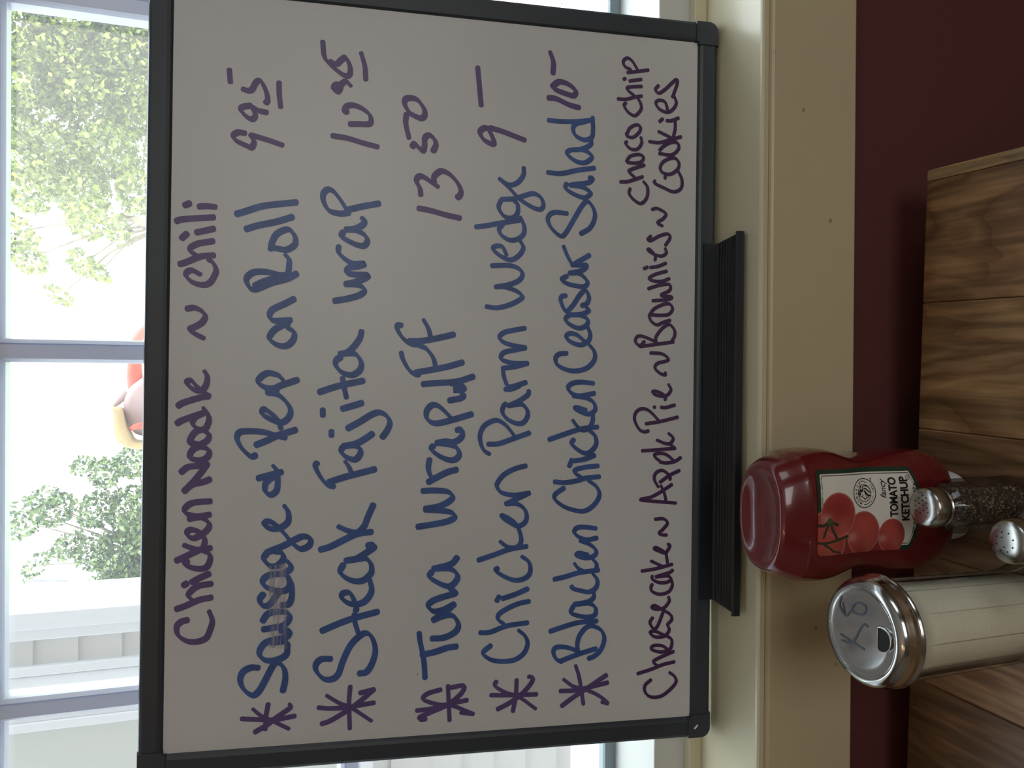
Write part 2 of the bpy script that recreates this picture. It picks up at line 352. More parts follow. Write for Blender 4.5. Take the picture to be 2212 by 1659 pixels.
# strokes of the handwriting, in tenths of a millimetre on the board, from its lower left corner
HAND = [
 ('P', 'purple handwriting reading Chicken Noodle ~ Chili', """3779,4175 3808,4235 3794,4270 3763,4276 3720,4233 3701,4162 3719,4108 3777,4073 3822,4064 3871,4086 3895,4122;3852,4324 3866,4283 3915,4177 3929,4081;3923,4207 3953,4249 3984,4243 4012,4196 4024,4148 4036,4088;4096,4209 4112,4149 4131,4084;4047,4312 4083,4277;4174,4353 4188,4317 4203,4210 4217,4085;4293,4194 4299,4134 4296,4074;4296,4295 4314,4260;3518,4269 3526,4213 3500,4159 3463,4137 3418,4158 3385,4205 3362,4246 3328,4204 3298,4144;3052,4138 3008,4116 2951,4121 2907,4151 2906,4204 2943,4252 2968,4259 2975,4229 2938,4193 2894,4144 2863,4096;2786,4321 2811,4280 2850,4162 2860,4102;2654,4325 2679,4284 2733,4142;2774,4143 2730,4112 2680,4099 2617,4123 2610,4170 2648,4213 2698,4201 2733,4142;2595,4128 2570,4098 2526,4109 2498,4157 2504,4199 2507,4234 2551,4223 2595,4188 2608,4140;2476,4139 2450,4096 2406,4102 2378,4143 2381,4197 2400,4233 2451,4216 2476,4174 2476,4139;2288,4291 2325,4244 2334,4178 2349,4107;2349,4107 2312,4130 2224,4195 2143,4268;2149,4265 2193,4212 2211,4135 2232,4087;2065,4079 2060,4181 2042,4234 2005,4263 1973,4245 1953,4167 1964,4084;1935,4232 1943,4149 1907,4095 1869,4088 1826,4124 1789,4189 1803,4231 1835,4243 1853,4213 1833,4154 1794,4123 1756,4117 1706,4128;1738,4265 1714,4206 1700,4146 1711,4074;1623,4317 1647,4264 1703,4146;1693,4128 1667,4085 1623,4076 1567,4102 1556,4156 1570,4215 1597,4257 1618,4240;1457,4205 1490,4143 1516,4083;1434,4264 1449,4240;1258,4312 1280,4247 1320,4152 1336,4063;1322,4200 1355,4227 1392,4207 1427,4154 1440,4064;1173,4231 1162,4275 1126,4307 1063,4297 1016,4237 1006,4166 1028,4100 1084,4071 1159,4054 1235,4079"""),
 ('B', 'blue handwriting reading Sausage & Pep on Roll', """4251,3922 4273,3861 4314,3758 4336,3666 4366,3480;4140,3850 4174,3756 4206,3633 4251,3509;3992,3667 4051,3656 4117,3619 4153,3539 4104,3489 4039,3488 3998,3543 3999,3599 4012,3667;3959,3561 3921,3530 3863,3529 3812,3534;3709,3780 3754,3689 3785,3565;3802,3534 3799,3596 3818,3689 3814,3782 3774,3836 3723,3835 3680,3786 3736,3657 3773,3540 3814,3472;3618,3488 3576,3562 3529,3648 3477,3666 3446,3629 3453,3511;3397,3535 3360,3485 3302,3490 3255,3539 3260,3608 3304,3664 3349,3652 3382,3622 3409,3579 3429,3529;2991,3560 3029,3604 3041,3679 3001,3734 2963,3739 2932,3690 2926,3628 2953,3566 2993,3454;2893,3677 2875,3596 2811,3527 2747,3501 2689,3525 2663,3581 2701,3674 2733,3711 2765,3700 2740,3656 2682,3593 2615,3571;2897,3677 2914,3603;2491,3754 2526,3672 2565,3592 2607,3462;2411,3756 2405,3793 2462,3855 2532,3892 2583,3881 2596,3826 2590,3703 2564,3610 2545,3536;2235,3735 2263,3637 2282,3563;2334,3629 2295,3600 2218,3590 2141,3598 2109,3641 2136,3679 2187,3682 2219,3661 2257,3612;2025,3541 1973,3509 1902,3508 1858,3557 1847,3631 1880,3684 1905,3657 1878,3601 1812,3538 1734,3475 1687,3411 1711,3349 1763,3340 1783,3394 1759,3456 1716,3537 1668,3660;1668,3660 1618,3684 1565,3640 1563,3584 1613,3541 1659,3554 1673,3604;1600,3516 1567,3488 1535,3487 1504,3527;1501,3521 1492,3639 1455,3688 1410,3675 1376,3606 1367,3532 1397,3495 1449,3496 1501,3521;1347,3686 1309,3710 1264,3691 1262,3642 1318,3599 1362,3569;1475,3502 1410,3476 1313,3475 1263,3499 1258,3549;1142,3686 1192,3653 1209,3592 1199,3511 1159,3488 1103,3528 1087,3602 1078,3682;1059,3552 1056,3490 1025,3496 1007,3527 981,3650 932,3699 881,3704 841,3661 837,3586 871,3512 928,3501 974,3514 973,3619;786,3712 789,3770 760,3825 698,3845 626,3817 578,3755 607,3707 693,3659 799,3604 816,3568 769,3524 691,3513 596,3530"""),
 ('P', 'purple handwriting reading 9.95', """5349,3989 5302,3985 5251,3980;5208,3890 5199,3847 5214,3819 5261,3796 5282,3771 5265,3746 5198,3715 5141,3705 5117,3717;5283,3623 5180,3619 5091,3608;5086,3830 5072,3885 5045,3900 5000,3859 4984,3816 5018,3795 5074,3818;5080,3824 5052,3768 5044,3710;4872,3867 4874,3919 4846,3952 4810,3930 4777,3856 4767,3819 4813,3802 4862,3833;4862,3827 4833,3704 4800,3589"""),
 ('P', 'purple star bullet', """504,3637 409,3652 308,3656;494,3479 462,3476 392,3580 345,3641 294,3733;473,3751 419,3692 375,3611 301,3480;403,3832 395,3765 380,3592 398,3437"""),
 ('P', 'purple star bullet', """602,3020 472,3028 269,3019;541,3201 477,3105 431,3008 319,2852;451,3263 438,3168 440,3040 462,2834;323,3236 344,3166 414,3040 479,2944 567,2836;567,2836 545,2945"""),
 ('P', 'purple looped star bullet', """562,2251 488,2247 280,2234;532,2308 511,2401 481,2447 453,2434 413,2320 400,2219 321,2042;321,2042 338,2144;378,2499 384,2386 414,2239 435,2094;307,2425 303,2465 323,2472 357,2386 408,2253 482,2152 534,2119 555,2133 544,2227"""),
 ('P', 'purple star bullet', """576,1688 454,1693 319,1716;572,1857 532,1864 472,1770 432,1665 327,1524;463,1901 455,1769 446,1518;345,1844 389,1748 451,1651 528,1575 581,1552 596,1590"""),
 ('P', 'purple star bullet', """664,1191 558,1157 338,1119;556,1293 492,1207 458,1099 403,989 335,905 349,960;461,1320 458,1206 472,1099 506,911;337,1305 403,1206 465,1099 569,923"""),
 ('B', 'blue handwriting reading Steak Fajita wrap', """4393,2849 4366,2966 4333,3081;4307,3081 4297,3157 4318,3234 4387,3276 4446,3277 4480,3243 4464,3198 4402,3146 4332,3100;4273,2984 4255,2961 4222,2970 4186,3028 4175,3104;4175,3104 4173,3027 4143,2963 4099,2936 4055,2961 4062,3026 4097,3103 4122,3136 4155,3123;4042,3157 3990,3153 3940,3101 3910,3037 3914,2959 3893,2998 3876,3075 3836,3087 3826,3023 3826,2932 3803,2945 3767,3022 3748,3099;3748,3099 3747,3022 3730,2970 3697,2956 3663,2995 3634,3084 3614,3183;3383,2971 3327,2984 3261,3028 3214,3078 3200,3136;3200,3136 3208,3065 3196,3008 3137,2971 3078,2980 3038,3038 3056,3115 3108,3163 3153,3161 3174,3129;2901,3287 2952,3139 2994,2953;3017,3114 2946,3100 2858,3080;2773,3111 2796,3034 2820,2960;2768,3260 2717,3259;2620,3067 2672,2975 2732,2878 2745,2820 2719,2768 2667,2741 2607,2760 2551,2798;2600,3192 2561,3191;2578,2876 2533,2940 2500,3004 2480,3100;2480,3100 2487,3024 2460,2972 2415,2971 2376,3009 2395,3074 2435,3112 2474,3107;2351,3299 2319,3308 2241,3269 2182,3217 2165,3166;2201,3205 2245,3065 2299,2853;2363,3086 2317,3053 2252,3027;1677,3264 1700,3185 1762,3058 1793,2982 1807,2872;1855,3130 1821,3059 1806,2982 1851,2931 1916,2906 2020,2862;1700,2903 1705,2864 1685,2851 1641,2915 1597,2992 1587,3069;1587,3069 1597,2979 1598,2915 1555,2875 1495,2868 1457,2893 1426,2938 1425,3002 1453,3067 1500,3109 1555,3088;1190,2986 1229,2984 1325,3027 1334,3081 1298,3094 1258,3051 1242,2987 1259,2923 1310,2878 1362,2866 1431,2883;1045,3243 1097,3113 1137,2986 1176,2815;1164,2996 1105,2992 1019,2965;824,3170 825,3243 788,3283 736,3280 675,3228 665,3165 701,3114 809,3077 924,3021 998,2945 1009,2894 968,2854 875,2830 777,2852 708,2896 698,2954"""),
 ('P', 'purple handwriting reading 10.95', """5630,3300 5514,3285 5459,3243 5395,3160 5377,3108 5408,3086 5467,3093 5519,3123 5500,3155 5464,3192 5482,3244;5570,3005 5464,2974 5360,2966;5289,3184 5270,3215 5250,3177 5297,3158 5304,3190 5280,3209 5263,3183;5304,3158 5333,3120 5301,3078;5099,3104 5098,3127 5138,3111 5152,3060 5134,2995 5093,2937 5048,2920 5014,2936 5008,3013 5003,3084;4901,3217 4890,3101 4860,2972 4839,2865"""),
 ('B', 'blue handwriting reading Tuna Wrap w/ FF', """3223,2660 3164,2643 3085,2595 3053,2549 3050,2516;3066,2542 3088,2423 3117,2289 3153,2168;3438,2660 3437,2686 3407,2692 3342,2652 3297,2592 3286,2519;3314,2599 3319,2493 3346,2360 3376,2242;3489,2488 3420,2448 3348,2427;3279,2512 3254,2459 3182,2404 3089,2380;2974,2485 2981,2422 2998,2220 3040,2079;2846,2272 2864,2185 2891,2155 2924,2192 2930,2236 2938,2159 2965,2166 2984,2261;2737,2088 2689,2250 2662,2377 2695,2444 2755,2452 2801,2419 2808,2379 2782,2332 2709,2257;2609,2208 2609,2168 2555,2167 2515,2221 2518,2295 2505,2368;2506,2368 2492,2267 2466,2206 2412,2185 2372,2219 2372,2279 2406,2354 2453,2408 2483,2395;2376,2423 2306,2432 2240,2411 2226,2378;2193,2431 2226,2371 2272,2278 2291,2204;1839,2512 1853,2406 1877,2273 1910,2216 1950,2247 1965,2341 1974,2454;1981,2454 1999,2341 2038,2261 2077,2235 2115,2276 2126,2370 2124,2476;1585,2191 1533,2241 1501,2381;1501,2381 1500,2267 1472,2206 1424,2185 1372,2219 1357,2265 1390,2346 1438,2410 1478,2394;1336,2245 1325,2214 1298,2204 1274,2298 1244,2384 1206,2417 1164,2377 1168,2303 1211,2210;1211,2210 1141,2296 1091,2376;945,2387 947,2293 983,2206 1035,2173 1096,2195 1125,2242 1115,2316 1091,2376;819,2465 837,2359 865,2259 872,2185;996,2488 930,2480 836,2459 742,2444 632,2436"""),
 ('P', 'purple handwriting reading 13.50', """5131,2623 5188,2657 5235,2651 5246,2599 5230,2552 5168,2505 5115,2501 5092,2530 5108,2583 5131,2630;5117,2643 5043,2649 4926,2621;4862,2593 4883,2574 4834,2513 4875,2497 4935,2495 4961,2462 4934,2421 4888,2407 4837,2427;4478,2522 4531,2529 4589,2557 4627,2537 4620,2491 4553,2383;4585,2413 4631,2417 4674,2378 4680,2338 4653,2283 4597,2229 4538,2201 4497,2207 4479,2227;4374,2540 4360,2440 4330,2306 4313,2204"""),
 ('B', 'blue handwriting reading Chicken Parm Wedge', """4754,1685 4692,1688 4628,1736 4606,1805 4652,1889;4652,1889 4582,1805 4499,1720 4437,1614 4420,1544 4456,1516 4517,1538 4547,1602 4522,1685 4497,1755 4484,1866;4476,1872 4414,1889 4349,1843 4339,1774 4382,1732 4451,1733 4476,1761;4249,2075 4263,1993 4294,1856 4322,1718;4350,1711 4276,1675 4208,1681 4164,1736 4158,1799 4192,1862 4238,1883 4281,1856;4031,1818 4097,1853 4102,1909 4074,1929 4022,1866 3995,1783 4036,1714 4099,1680 4155,1708;3941,1941 3950,1810 3933,1726 3887,1684 3832,1711 3794,1794 3770,1904;3609,1981 3602,1888 3633,1778 3683,1692 3711,1688 3749,1745 3773,1835 3771,1908;3442,1657 3426,1740 3403,1830 3362,1868 3322,1829 3297,1739 3285,1651;3282,1651 3263,1738 3241,1828 3199,1855 3173,1827 3154,1737 3156,1632;3156,1632 3127,1736 3112,1840;3091,1836 3017,1818 2963,1776 2999,1644;2942,1817 2943,1768 2971,1699;2931,1618 2897,1628 2848,1698 2807,1787;2807,1787 2821,1683 2781,1634 2726,1626 2672,1660 2664,1716 2698,1793 2752,1835 2800,1829 2824,1808;2496,1952 2499,1866 2533,1763 2587,1610;2553,1728 2601,1764 2655,1813 2688,1876 2675,1937 2634,1992 2566,2018 2499,2010 2445,1982 2414,1937;2318,1635 2295,1725 2248,1815 2181,1869 2140,1868 2099,1826 2080,1722 2096,1604;2096,1604 2043,1722 2010,1797;2010,1797 2009,1707 1967,1644 1905,1622 1851,1642 1828,1698 1860,1768 1899,1824 1916,1824 1887,1761 1839,1705 1756,1672 1695,1668 1655,1702 1657,1772 1706,1842;1559,2018 1599,1889 1643,1751 1660,1619;1579,1660 1537,1603 1475,1585 1421,1602 1389,1664 1391,1734 1428,1817 1470,1873 1490,1859;1242,1815 1272,1711 1313,1607;1224,1863 1260,1843;973,1997 973,1914 1017,1777 1036,1603;1032,1798 1074,1847 1115,1841 1159,1772 1196,1675 1210,1592;979,1679 928,1623 866,1601 792,1628 742,1697 730,1787 745,1891 789,1960 823,1960 864,1906"""),
 ('P', 'purple handwriting reading 9 -', """5540,2077 5379,2060 5232,2044;5051,1983 5052,2018 5015,2051 4957,2016 4928,1947 4956,1937 5035,1973;5059,1970 5036,1866 4979,1678"""),
 ('B', 'blue handwriting reading Blacken Chicken Ceasar Salad', """5158,1483 5156,1377 5167,1234 5188,1104;5212,1105 5115,1100 5045,1110 5019,1174 5048,1247 5102,1272 5145,1248 5173,1162;5030,1117 4982,1120 4941,1195 4929,1274;4929,1274 4933,1173 4885,1107 4833,1157 4832,1229 4872,1301 4905,1320 4928,1288;4729,1484 4726,1371 4763,1228 4790,1084;4708,1127 4703,1098 4666,1133 4649,1227 4635,1291;4635,1291 4627,1191 4590,1118 4562,1125 4539,1168 4561,1254 4605,1326 4647,1323;4399,1313 4404,1416 4377,1465 4328,1475 4262,1436 4210,1364 4240,1322 4347,1259 4468,1188 4509,1139 4453,1087 4377,1075 4292,1114 4239,1193;4129,1341 4048,1305 3984,1261 4003,1218 4063,1118;3977,1268 3977,1182 3979,1139 3936,1174 3907,1288;3907,1288 3907,1202 3847,1133 3805,1151 3803,1215 3820,1302 3852,1352 3882,1310;3720,1315 3712,1350 3671,1357 3593,1313 3640,1256 3724,1200 3771,1150 3720,1117 3665,1131 3642,1177;3633,1141 3603,1116 3573,1176 3563,1284;3563,1284 3562,1183 3526,1125 3477,1139 3455,1204 3487,1283 3527,1315 3559,1291;3467,1125 3409,1102 3353,1116 3317,1180 3336,1259 3376,1306 3408,1282 3399,1217 3345,1145;3245,1301 3237,1365 3202,1396 3147,1378 3107,1292 3102,1206 3131,1120 3195,1063 3264,1064 3319,1108;3000,1068 3009,1169 2998,1248 2963,1286 2915,1254 2895,1182 2917,1059;2894,1239 2878,1131 2841,1066 2785,1050 2750,1086 2750,1144 2787,1223 2798,1202 2778,1130;2743,1071 2688,1071 2632,1099 2611,1156 2639,1200 2694,1244;2533,1441 2567,1342 2623,1164 2637,1027;2609,1099 2561,1047 2491,1039 2436,1082 2419,1132 2450,1197 2498,1248 2533,1234;2357,1225 2370,1139 2401,1052;2312,1267 2367,1246;2186,1393 2178,1301 2194,1194 2214,1122 2224,1007;2215,1158 2257,1216 2284,1209 2304,1123 2314,1019;2193,1100 2137,1027 2067,1004 1992,1047 1944,1118 1942,1190 1975,1298 2031,1377 2079,1385 2133,1311;1794,1030 1806,1117 1804,1189 1767,1217 1724,1173 1702,1101 1714,1021;1696,1166 1660,1079 1610,1027 1568,1041 1550,1113 1573,1193 1593,1171 1577,1099;1541,1055 1499,1022 1457,1022;1509,1213 1466,1177 1437,1126;1383,1383 1401,1290 1431,1169 1447,1003;1421,1054 1364,1013 1302,1023 1269,1081 1279,1146 1302,1225 1323,1232;1261,1044 1219,1044 1187,1094 1171,1209;1167,1209 1173,1086 1136,1028 1080,1027 1061,1078 1072,1164 1103,1236 1157,1216;956,1412 983,1320 1017,1178 1024,1012;795,1016 755,1174 708,1317;697,1309 730,1360 786,1382 820,1361 823,1297 798,1211 761,1160;761,1160 824,1179 906,1162 973,1105 984,1048 946,975 875,945 786,973 734,1030 716,1080"""),
 ('P', 'purple handwriting reading 10 -', """5722,1477 5639,1447 5546,1449;5439,1451 5482,1395 5468,1317 5421,1255 5378,1272 5390,1344 5414,1423 5439,1451;5343,1486 5339,1415 5299,1307 5282,1221"""),
 ('p', 'purple handwriting reading Cheesecake ~ Apple Pie ~ Brownies ~ Choco Chip Cookies', """5611,805 5630,710 5649,621;5643,717 5709,762 5733,807 5702,843 5661,828 5638,776;5542,786 5565,683;5552,838 5559,823;5383,887 5385,817 5409,744 5425,677;5423,744 5461,796 5489,796 5506,678;5354,817 5332,831 5279,794 5255,734 5309,683 5358,684 5398,707;5088,806 5147,777 5179,718 5161,685 5118,695 5072,747 5075,798 5102,810;5032,805 5011,812 4972,767 4976,708 5028,672 5077,680;4864,803 4908,774 4931,700 4913,656 4873,670 4855,729 4858,795;5526,529 5488,555 5463,521 5504,462 5589,372 5555,361 5438,401;5446,386 5391,366 5332,399 5306,452 5329,519 5376,550 5403,520 5390,468 5328,444;5235,451 5239,405 5265,345;5223,514 5247,488;5047,605 5043,516 5075,418 5107,321;5138,524 5090,404;5231,375 5170,374 5105,389;4980,511 5021,470 5055,403 5051,350 5002,342 4948,402 4951,514;4825,505 4862,494 4900,454 4923,379 4886,337 4829,347 4782,414 4792,482 4825,505;4822,347 4746,308 4668,315 4635,382 4665,473 4696,548 4720,552;4744,459 4765,459;4690,856 4698,786 4745,661;4733,727 4779,780 4802,758 4844,647;4707,653 4656,615 4571,621 4519,673 4550,740 4597,777 4639,770;4475,572 4485,523 4447,448 4403,470 4365,521 4339,476;4249,580 4220,605 4211,579 4253,505 4275,430 4244,407 4178,448;4153,451 4115,439 4085,480 4096,548 4128,604 4136,586 4089,540 4047,540;3985,580 3995,517 4026,442;3972,636 3987,606;3959,434 3927,538 3890,590 3870,537 3873,470 3897,410;3805,596 3837,499 3847,410 3798,405 3752,483 3742,386 3719,423 3704,557;3577,586 3642,534 3685,422 3647,377 3597,406 3584,474 3585,563;3577,586 3535,570 3502,517 3525,458 3544,398;3315,664 3336,530 3361,365;3358,627 3322,664 3356,705 3399,687 3400,635 3367,546 3346,515 3396,524 3475,465 3508,405 3464,359 3414,355 3364,381;3264,570 3256,462 3207,409 3177,506 3135,527 3093,482 3080,437 3101,437;3002,406 2953,383 2903,427 2909,517 2937,547 2938,502 2903,435 2868,434;2807,471 2804,426 2826,347;2807,534 2807,523;2666,603 2684,484 2723,319;2698,492 2775,575 2792,642 2760,693 2697,704 2620,662 2599,617 2606,580;2586,400 2547,358 2505,377 2498,422 2529,504;2498,392 2459,338;2438,634 2448,481 2459,338;2380,288 2349,337 2335,412 2342,472;2349,344 2399,405 2416,458 2410,518 2385,517 2349,472;2270,298 2229,388 2173,470;2193,380 2229,388 2272,449 2251,508 2195,522 2131,484;2151,364 2095,454 2047,550 2027,647 2011,513 1994,325;2145,462 2081,431 2017,415;1860,510 1862,436 1826,398 1777,435 1743,472 1728,449 1724,404;1649,395 1634,373 1593,395 1572,417 1595,485 1610,515 1620,492 1576,417 1529,401 1487,393;1509,543 1460,438;1427,624 1441,505 1475,352;1426,347 1406,377 1374,497;1374,497 1378,392 1349,361 1325,398 1324,466 1354,526 1383,530;1334,353 1292,349 1243,382 1225,457 1249,525 1284,540 1312,529;1201,382 1165,374 1111,418 1099,485 1115,530 1132,501 1094,433 1052,365 1009,349 968,386;1030,522 989,544 939,513 958,476 1083,425;968,390 918,371 870,415 867,497 905,542 917,505 885,430 846,355 796,346 755,368 738,443 763,526 794,511 790,436 763,391;566,649 595,531 631,419 647,322;627,479 657,509 683,472 736,330;507,530 464,581 408,580 363,528 364,438 415,356 476,304 526,320 561,366"""),
]

_w = {}
def MT_w(i):
    if i not in _w:
        tones = {1: ((156, 119, 81), (134, 98, 66), (92, 63, 40)), 2: ((170, 135, 94), (143, 107, 71), (98, 69, 44)), 3: ((150, 116, 84), (129, 96, 67), (87, 62, 42)),
                 4: ((159, 123, 87), (126, 92, 63), (80, 54, 36)), 5: ((189, 161, 117), (174, 143, 99), (107, 78, 51)), 6: ((134, 99, 69), (116, 85, 58), (80, 57, 39))}
        l, m, d = tones[i]; _w[i] = wood_mat('figured brown wood', srgb(*l), srgb(*m), srgb(*d), seed=i*3.1, sx={5: 6}.get(i, 3.2), sy={1: 1.5, 5: .3}.get(i, .6))
    return _w[i]

# ------------------------------------------------------------ the room
ZS = Z(-.4065)                  # top of the window stool
ZA = Z(-.498)                   # bottom of the apron
YF = .556                       # front of the stool
YW = .580                       # face of the red wall
WX0, WX1, WZ1 = -.545, .585, Z(.86)
XL, XR, YB, ZT, YO = -2.3, 2.6, -3.2, Z(1.35), .80
struct('wall_front', boxes((XL-.1, XR+.1, YW, YO, 0, ZS-.006), (XL-.1, WX0, YW, YO, ZS-.006, ZT), (WX1, XR+.1, YW, YO, ZS-.006, ZT), (WX0, WX1, YW, YO, WZ1, ZT)), MT['red'])
struct('wall_back', boxes((XL-.1, XR+.1, YB-.1, YB, 0, ZT)), MT['wallb'])
struct('wall_left', boxes((XL-.1, XL, YB, YW, 0, ZT)), MT['wallb'])
struct('wall_right', boxes((XR, XR+.1, YB, YW, 0, ZT)), MT['wallb'])
struct('floor', boxes((XL-.1, XR+.1, YB-.1, YO, -.08, 0)), MT['floor'])
struct('ceiling', boxes((XL-.1, XR+.1, YB-.1, YO, ZT, ZT+.08)), MT['ceil'])
struct('baseboard_front', boxes((XL, XR, YW-.014, YW, 0, .10)), MT['cream2'], bevel=.003)

struct('sky_block_facade', boxes((-9, XL-.1, .6, YO, 0, ZT+4.2), (XR+.1, 9, .6, YO, 0, ZT+4.2), (XL-.1, XR+.1, .6, YO, ZT, ZT+4.2)), MT['sky_block_facade'])  # unseen upper storey and sides, added to cut sky light on the clapboards
# window stool and apron under the window
bm = bmesh.new()
pr = [(YF+.0015, ZS-.0075), (YF, ZS-.006), (YF, ZS-.002), (YF+.0012, ZS-.0005), (YF+.003, ZS), (.655, ZS), (.655, ZS-.0075)]
sec = [[(x, y, z) for y, z in pr] for x in (-.72, -.4, 0, .4, .76)]
struct('trim_1', loft(sec), MT['cream'])
pr = [(YW, ZA), (YF-.0004, ZA), (YF-.0016, ZA+.0015), (YF-.0016, ZS-.0105), (YF-.0008, ZS-.0085), (YF+.0010, ZS-.0076), (YW, ZS-.0076)]
struct('trim_2', loft([[(x, y, z) for y, z in pr] for x in (-.68, -.3, 0, .3, .72)]), MT['cream2'])
# window_1: interior stop, sash ledge, bottom rail, jambs, muntins, panes
win = bmesh.new()
box(win, WX0-.07, WX0, YW-.018, YW, ZS, WZ1+.07); box(win, WX1, WX1+.07, YW-.018, YW, ZS, WZ1+.07)
box(win, WX0-.0, WX1, YW-.018, YW, WZ1, WZ1+.07)
window = struct('window_1', win, MT['cream'], bevel=.004)
struct('jamb', boxes((WX0, WX0+.02, YW, YO, ZS-.006, WZ1)), MT['white'], window)
struct('jamb', boxes((WX1-.02, WX1, YW, YO, ZS-.006, WZ1)), MT['white'], window)
struct('head_jamb', boxes((WX0, WX1, YW, YO, WZ1-.02, WZ1)), MT['white'], window)
XI0, XI1 = WX0+.02, WX1-.02
struct('stool_stop', boxes((XI0, XI1, .636, .6455, ZS, Z(-.3947))), MT['cream'], window, bevel=.0006)
bm = loft([[(x, y, z) for y, z in ((.6458, ZS), (.6458, Z(-.3655)), (.6465, Z(-.3648)), (.7103, Z(-.3597)), (.7103, ZS))] for x in (XI0, XI1)])
struct('sash_ledge', bm, MT['sash'], window)
struct('bottom_rail', boxes((XI0, XI1, .7103, .7243, ZS, Z(-.3487))), MT['track'], window, bevel=.0008)
struct('sash_stile', boxes((XI0, XI0+.022, .6975, .722, Z(-.3487), WZ1-.02)), MT['white'], window, bevel=.002)
struct('sash_stile', boxes((XI1-.022, XI1, .6975, .722, Z(-.3487), WZ1-.02)), MT['white'], window, bevel=.002)
struct('top_rail', boxes((XI0+.022, XI1-.022, .6975, .722, WZ1-.06, WZ1-.02)), MT['white'], window, bevel=.002)
def muntin_v(x, z0, z1):
    w = .0087
    pr = [(x-w, .712), (x-w, .6965), (x-w+.0012, .6945), (x-w+.0026, .6925), (x+w-.0048, .6915), (x+w-.0042, .6938), (x+w-.0036, .6915), (x+w-.0008, .694), (x+w, .6965), (x+w, .712)]
    return loft([[(a, b, z) for a, b in pr] for z in (z0, z1)])
def muntin_h(z, x0, x1):
    w = .0087
    pr = [(.7118, z-w), (.6968, z-w), (.6946, z-w+.0012), (.6927, z-w+.0026), (.6917, z+w-.0048), (.694, z+w-.0042), (.6917, z+w-.0036), (.6942, z+w-.0008), (.6967, z+w), (.7118, z+w)]
    return loft([[(x, a, b) for a, b in pr] for x in (x0, x1)])
mx = [-.2431, .0194, .2815]; mz = [Z(-.107), Z(.1530), Z(.413), Z(.66)]
for x in mx: struct('muntin', muntin_v(x, Z(-.3487), WZ1-.06), MT['white'], window)
for z in mz: struct('muntin', muntin_h(z, XI0+.022, XI1-.022), MT['white'], window)
MT['pane'] = pane_mat()
xs = [XI0+.022]+mx+[XI1-.022]; zs = [Z(-.3487)]+mz+[WZ1-.06]
for i in range(4):
    for j in range(5):
        struct('pane', boxes((xs[i], xs[i+1], .7122, .7142, zs[j], zs[j+1])), MT['pane'], window)
struct('outer_sill', boxes((WX0, WX1, .7245, .86, ZS-.03, Z(-.378))), MT['sidetrim'], window, bevel=.003)

# ------------------------------------------------------------ whiteboard menu leaning on the window
bax = Vector((.99993632, .00609344, -.00949908)).normalized(); bay = Vector((.00857655, .13677745, .99056467)); bn = bax.cross(bay).normalized(); bay = bn.cross(bax)
O = Vector((-.30345219, .61137046, Z(-.39883643)))
wb = thing('whiteboard', 'leaning whiteboard with a dark frame and the handwritten blue and purple lunch menu', 'whiteboard')
BM = Matrix((bax, bay, bn)).transposed().to_4x4(); BM.translation = O
wb.matrix_world = BM
BW, BH, FR, TH = .61, .457, .0178, .0125
struct_ = None
obj('writing_surface', boxes((FR-.002, BW-FR+.002, FR-.002, BH-FR+.002, -TH+.003, -.0022)), MT['board'], wb)
def rail_bm(p0, p1, inward):
    """frame rail of a softly domed section from p0 to p1"""
    p0, p1, inward = Vector(p0), Vector(p1), Vector(inward)
    pr = [(0, -TH), (0, -.0028), (.0010, -.0010), (.0030, 0), (.0135, 0), (.0160, -.0006), (FR, -.0022), (FR, -TH)]
    return loft([[tuple((p + inward*a).to_3d() + Vector((0, 0, b))) for a, b in pr] for p in (p0, p1)])
cr = .020
obj('frame_rail', rail_bm((cr, 0), (BW-cr, 0), (0, 1)), MT['frame'], wb)
obj('frame_rail', rail_bm((cr, BH), (BW-cr, BH), (0, -1)), MT['frame'], wb)
obj('frame_rail', rail_bm((0, cr), (0, BH-cr), (1, 0)), MT['frame'], wb)
obj('frame_rail', rail_bm((BW, cr), (BW, BH-cr), (-1, 0)), MT['frame'], wb)
for cx_, cy_, sx, sy in ((0, 0, 1, 1), (BW, 0, -1, 1), (0, BH, 1, -1), (BW, BH, -1, -1)):
    r = .0085; out = [(cr+.0005, -.0004), (r, -.0004)] + [(r - (r+.0004)*math.sin(a), r - (r+.0004)*math.cos(a)) for a in [PI/2*k/6 for k in range(1, 6)]] + [(-.0004, r), (-.0004, cr+.0005), (FR+.0003, cr+.0005), (FR+.0003, FR+.0003), (cr+.0005, FR+.0003)]
    pl = [(cx_+sx*a, cy_+sy*b) for a, b in out]
    cc = (cx_+sx*.011, cy_+sy*.011)
    top = [(cc[0]+(a-cc[0])*.93, cc[1]+(b-cc[1])*.93, .0012) for a, b in pl]
    # the inner notch follows the frame, so keep it wide
    bm = loft([[(a, b, -TH-.0004) for a, b in pl], [(a, b, -.0012) for a, b in pl], top])
    obj('corner_cap', bm, MT['frame'], wb)
# hanging slot moulded into the lower left corner cap, drawn as a flat white stroke
bm = bmesh.new(); ribbon(bm, catmull([Vector((.0085, .0145)), Vector((.0110, .0120))]), lambda d, t: .0016, .0016)
o = obj('slot', bm, MT['capw'], wb)
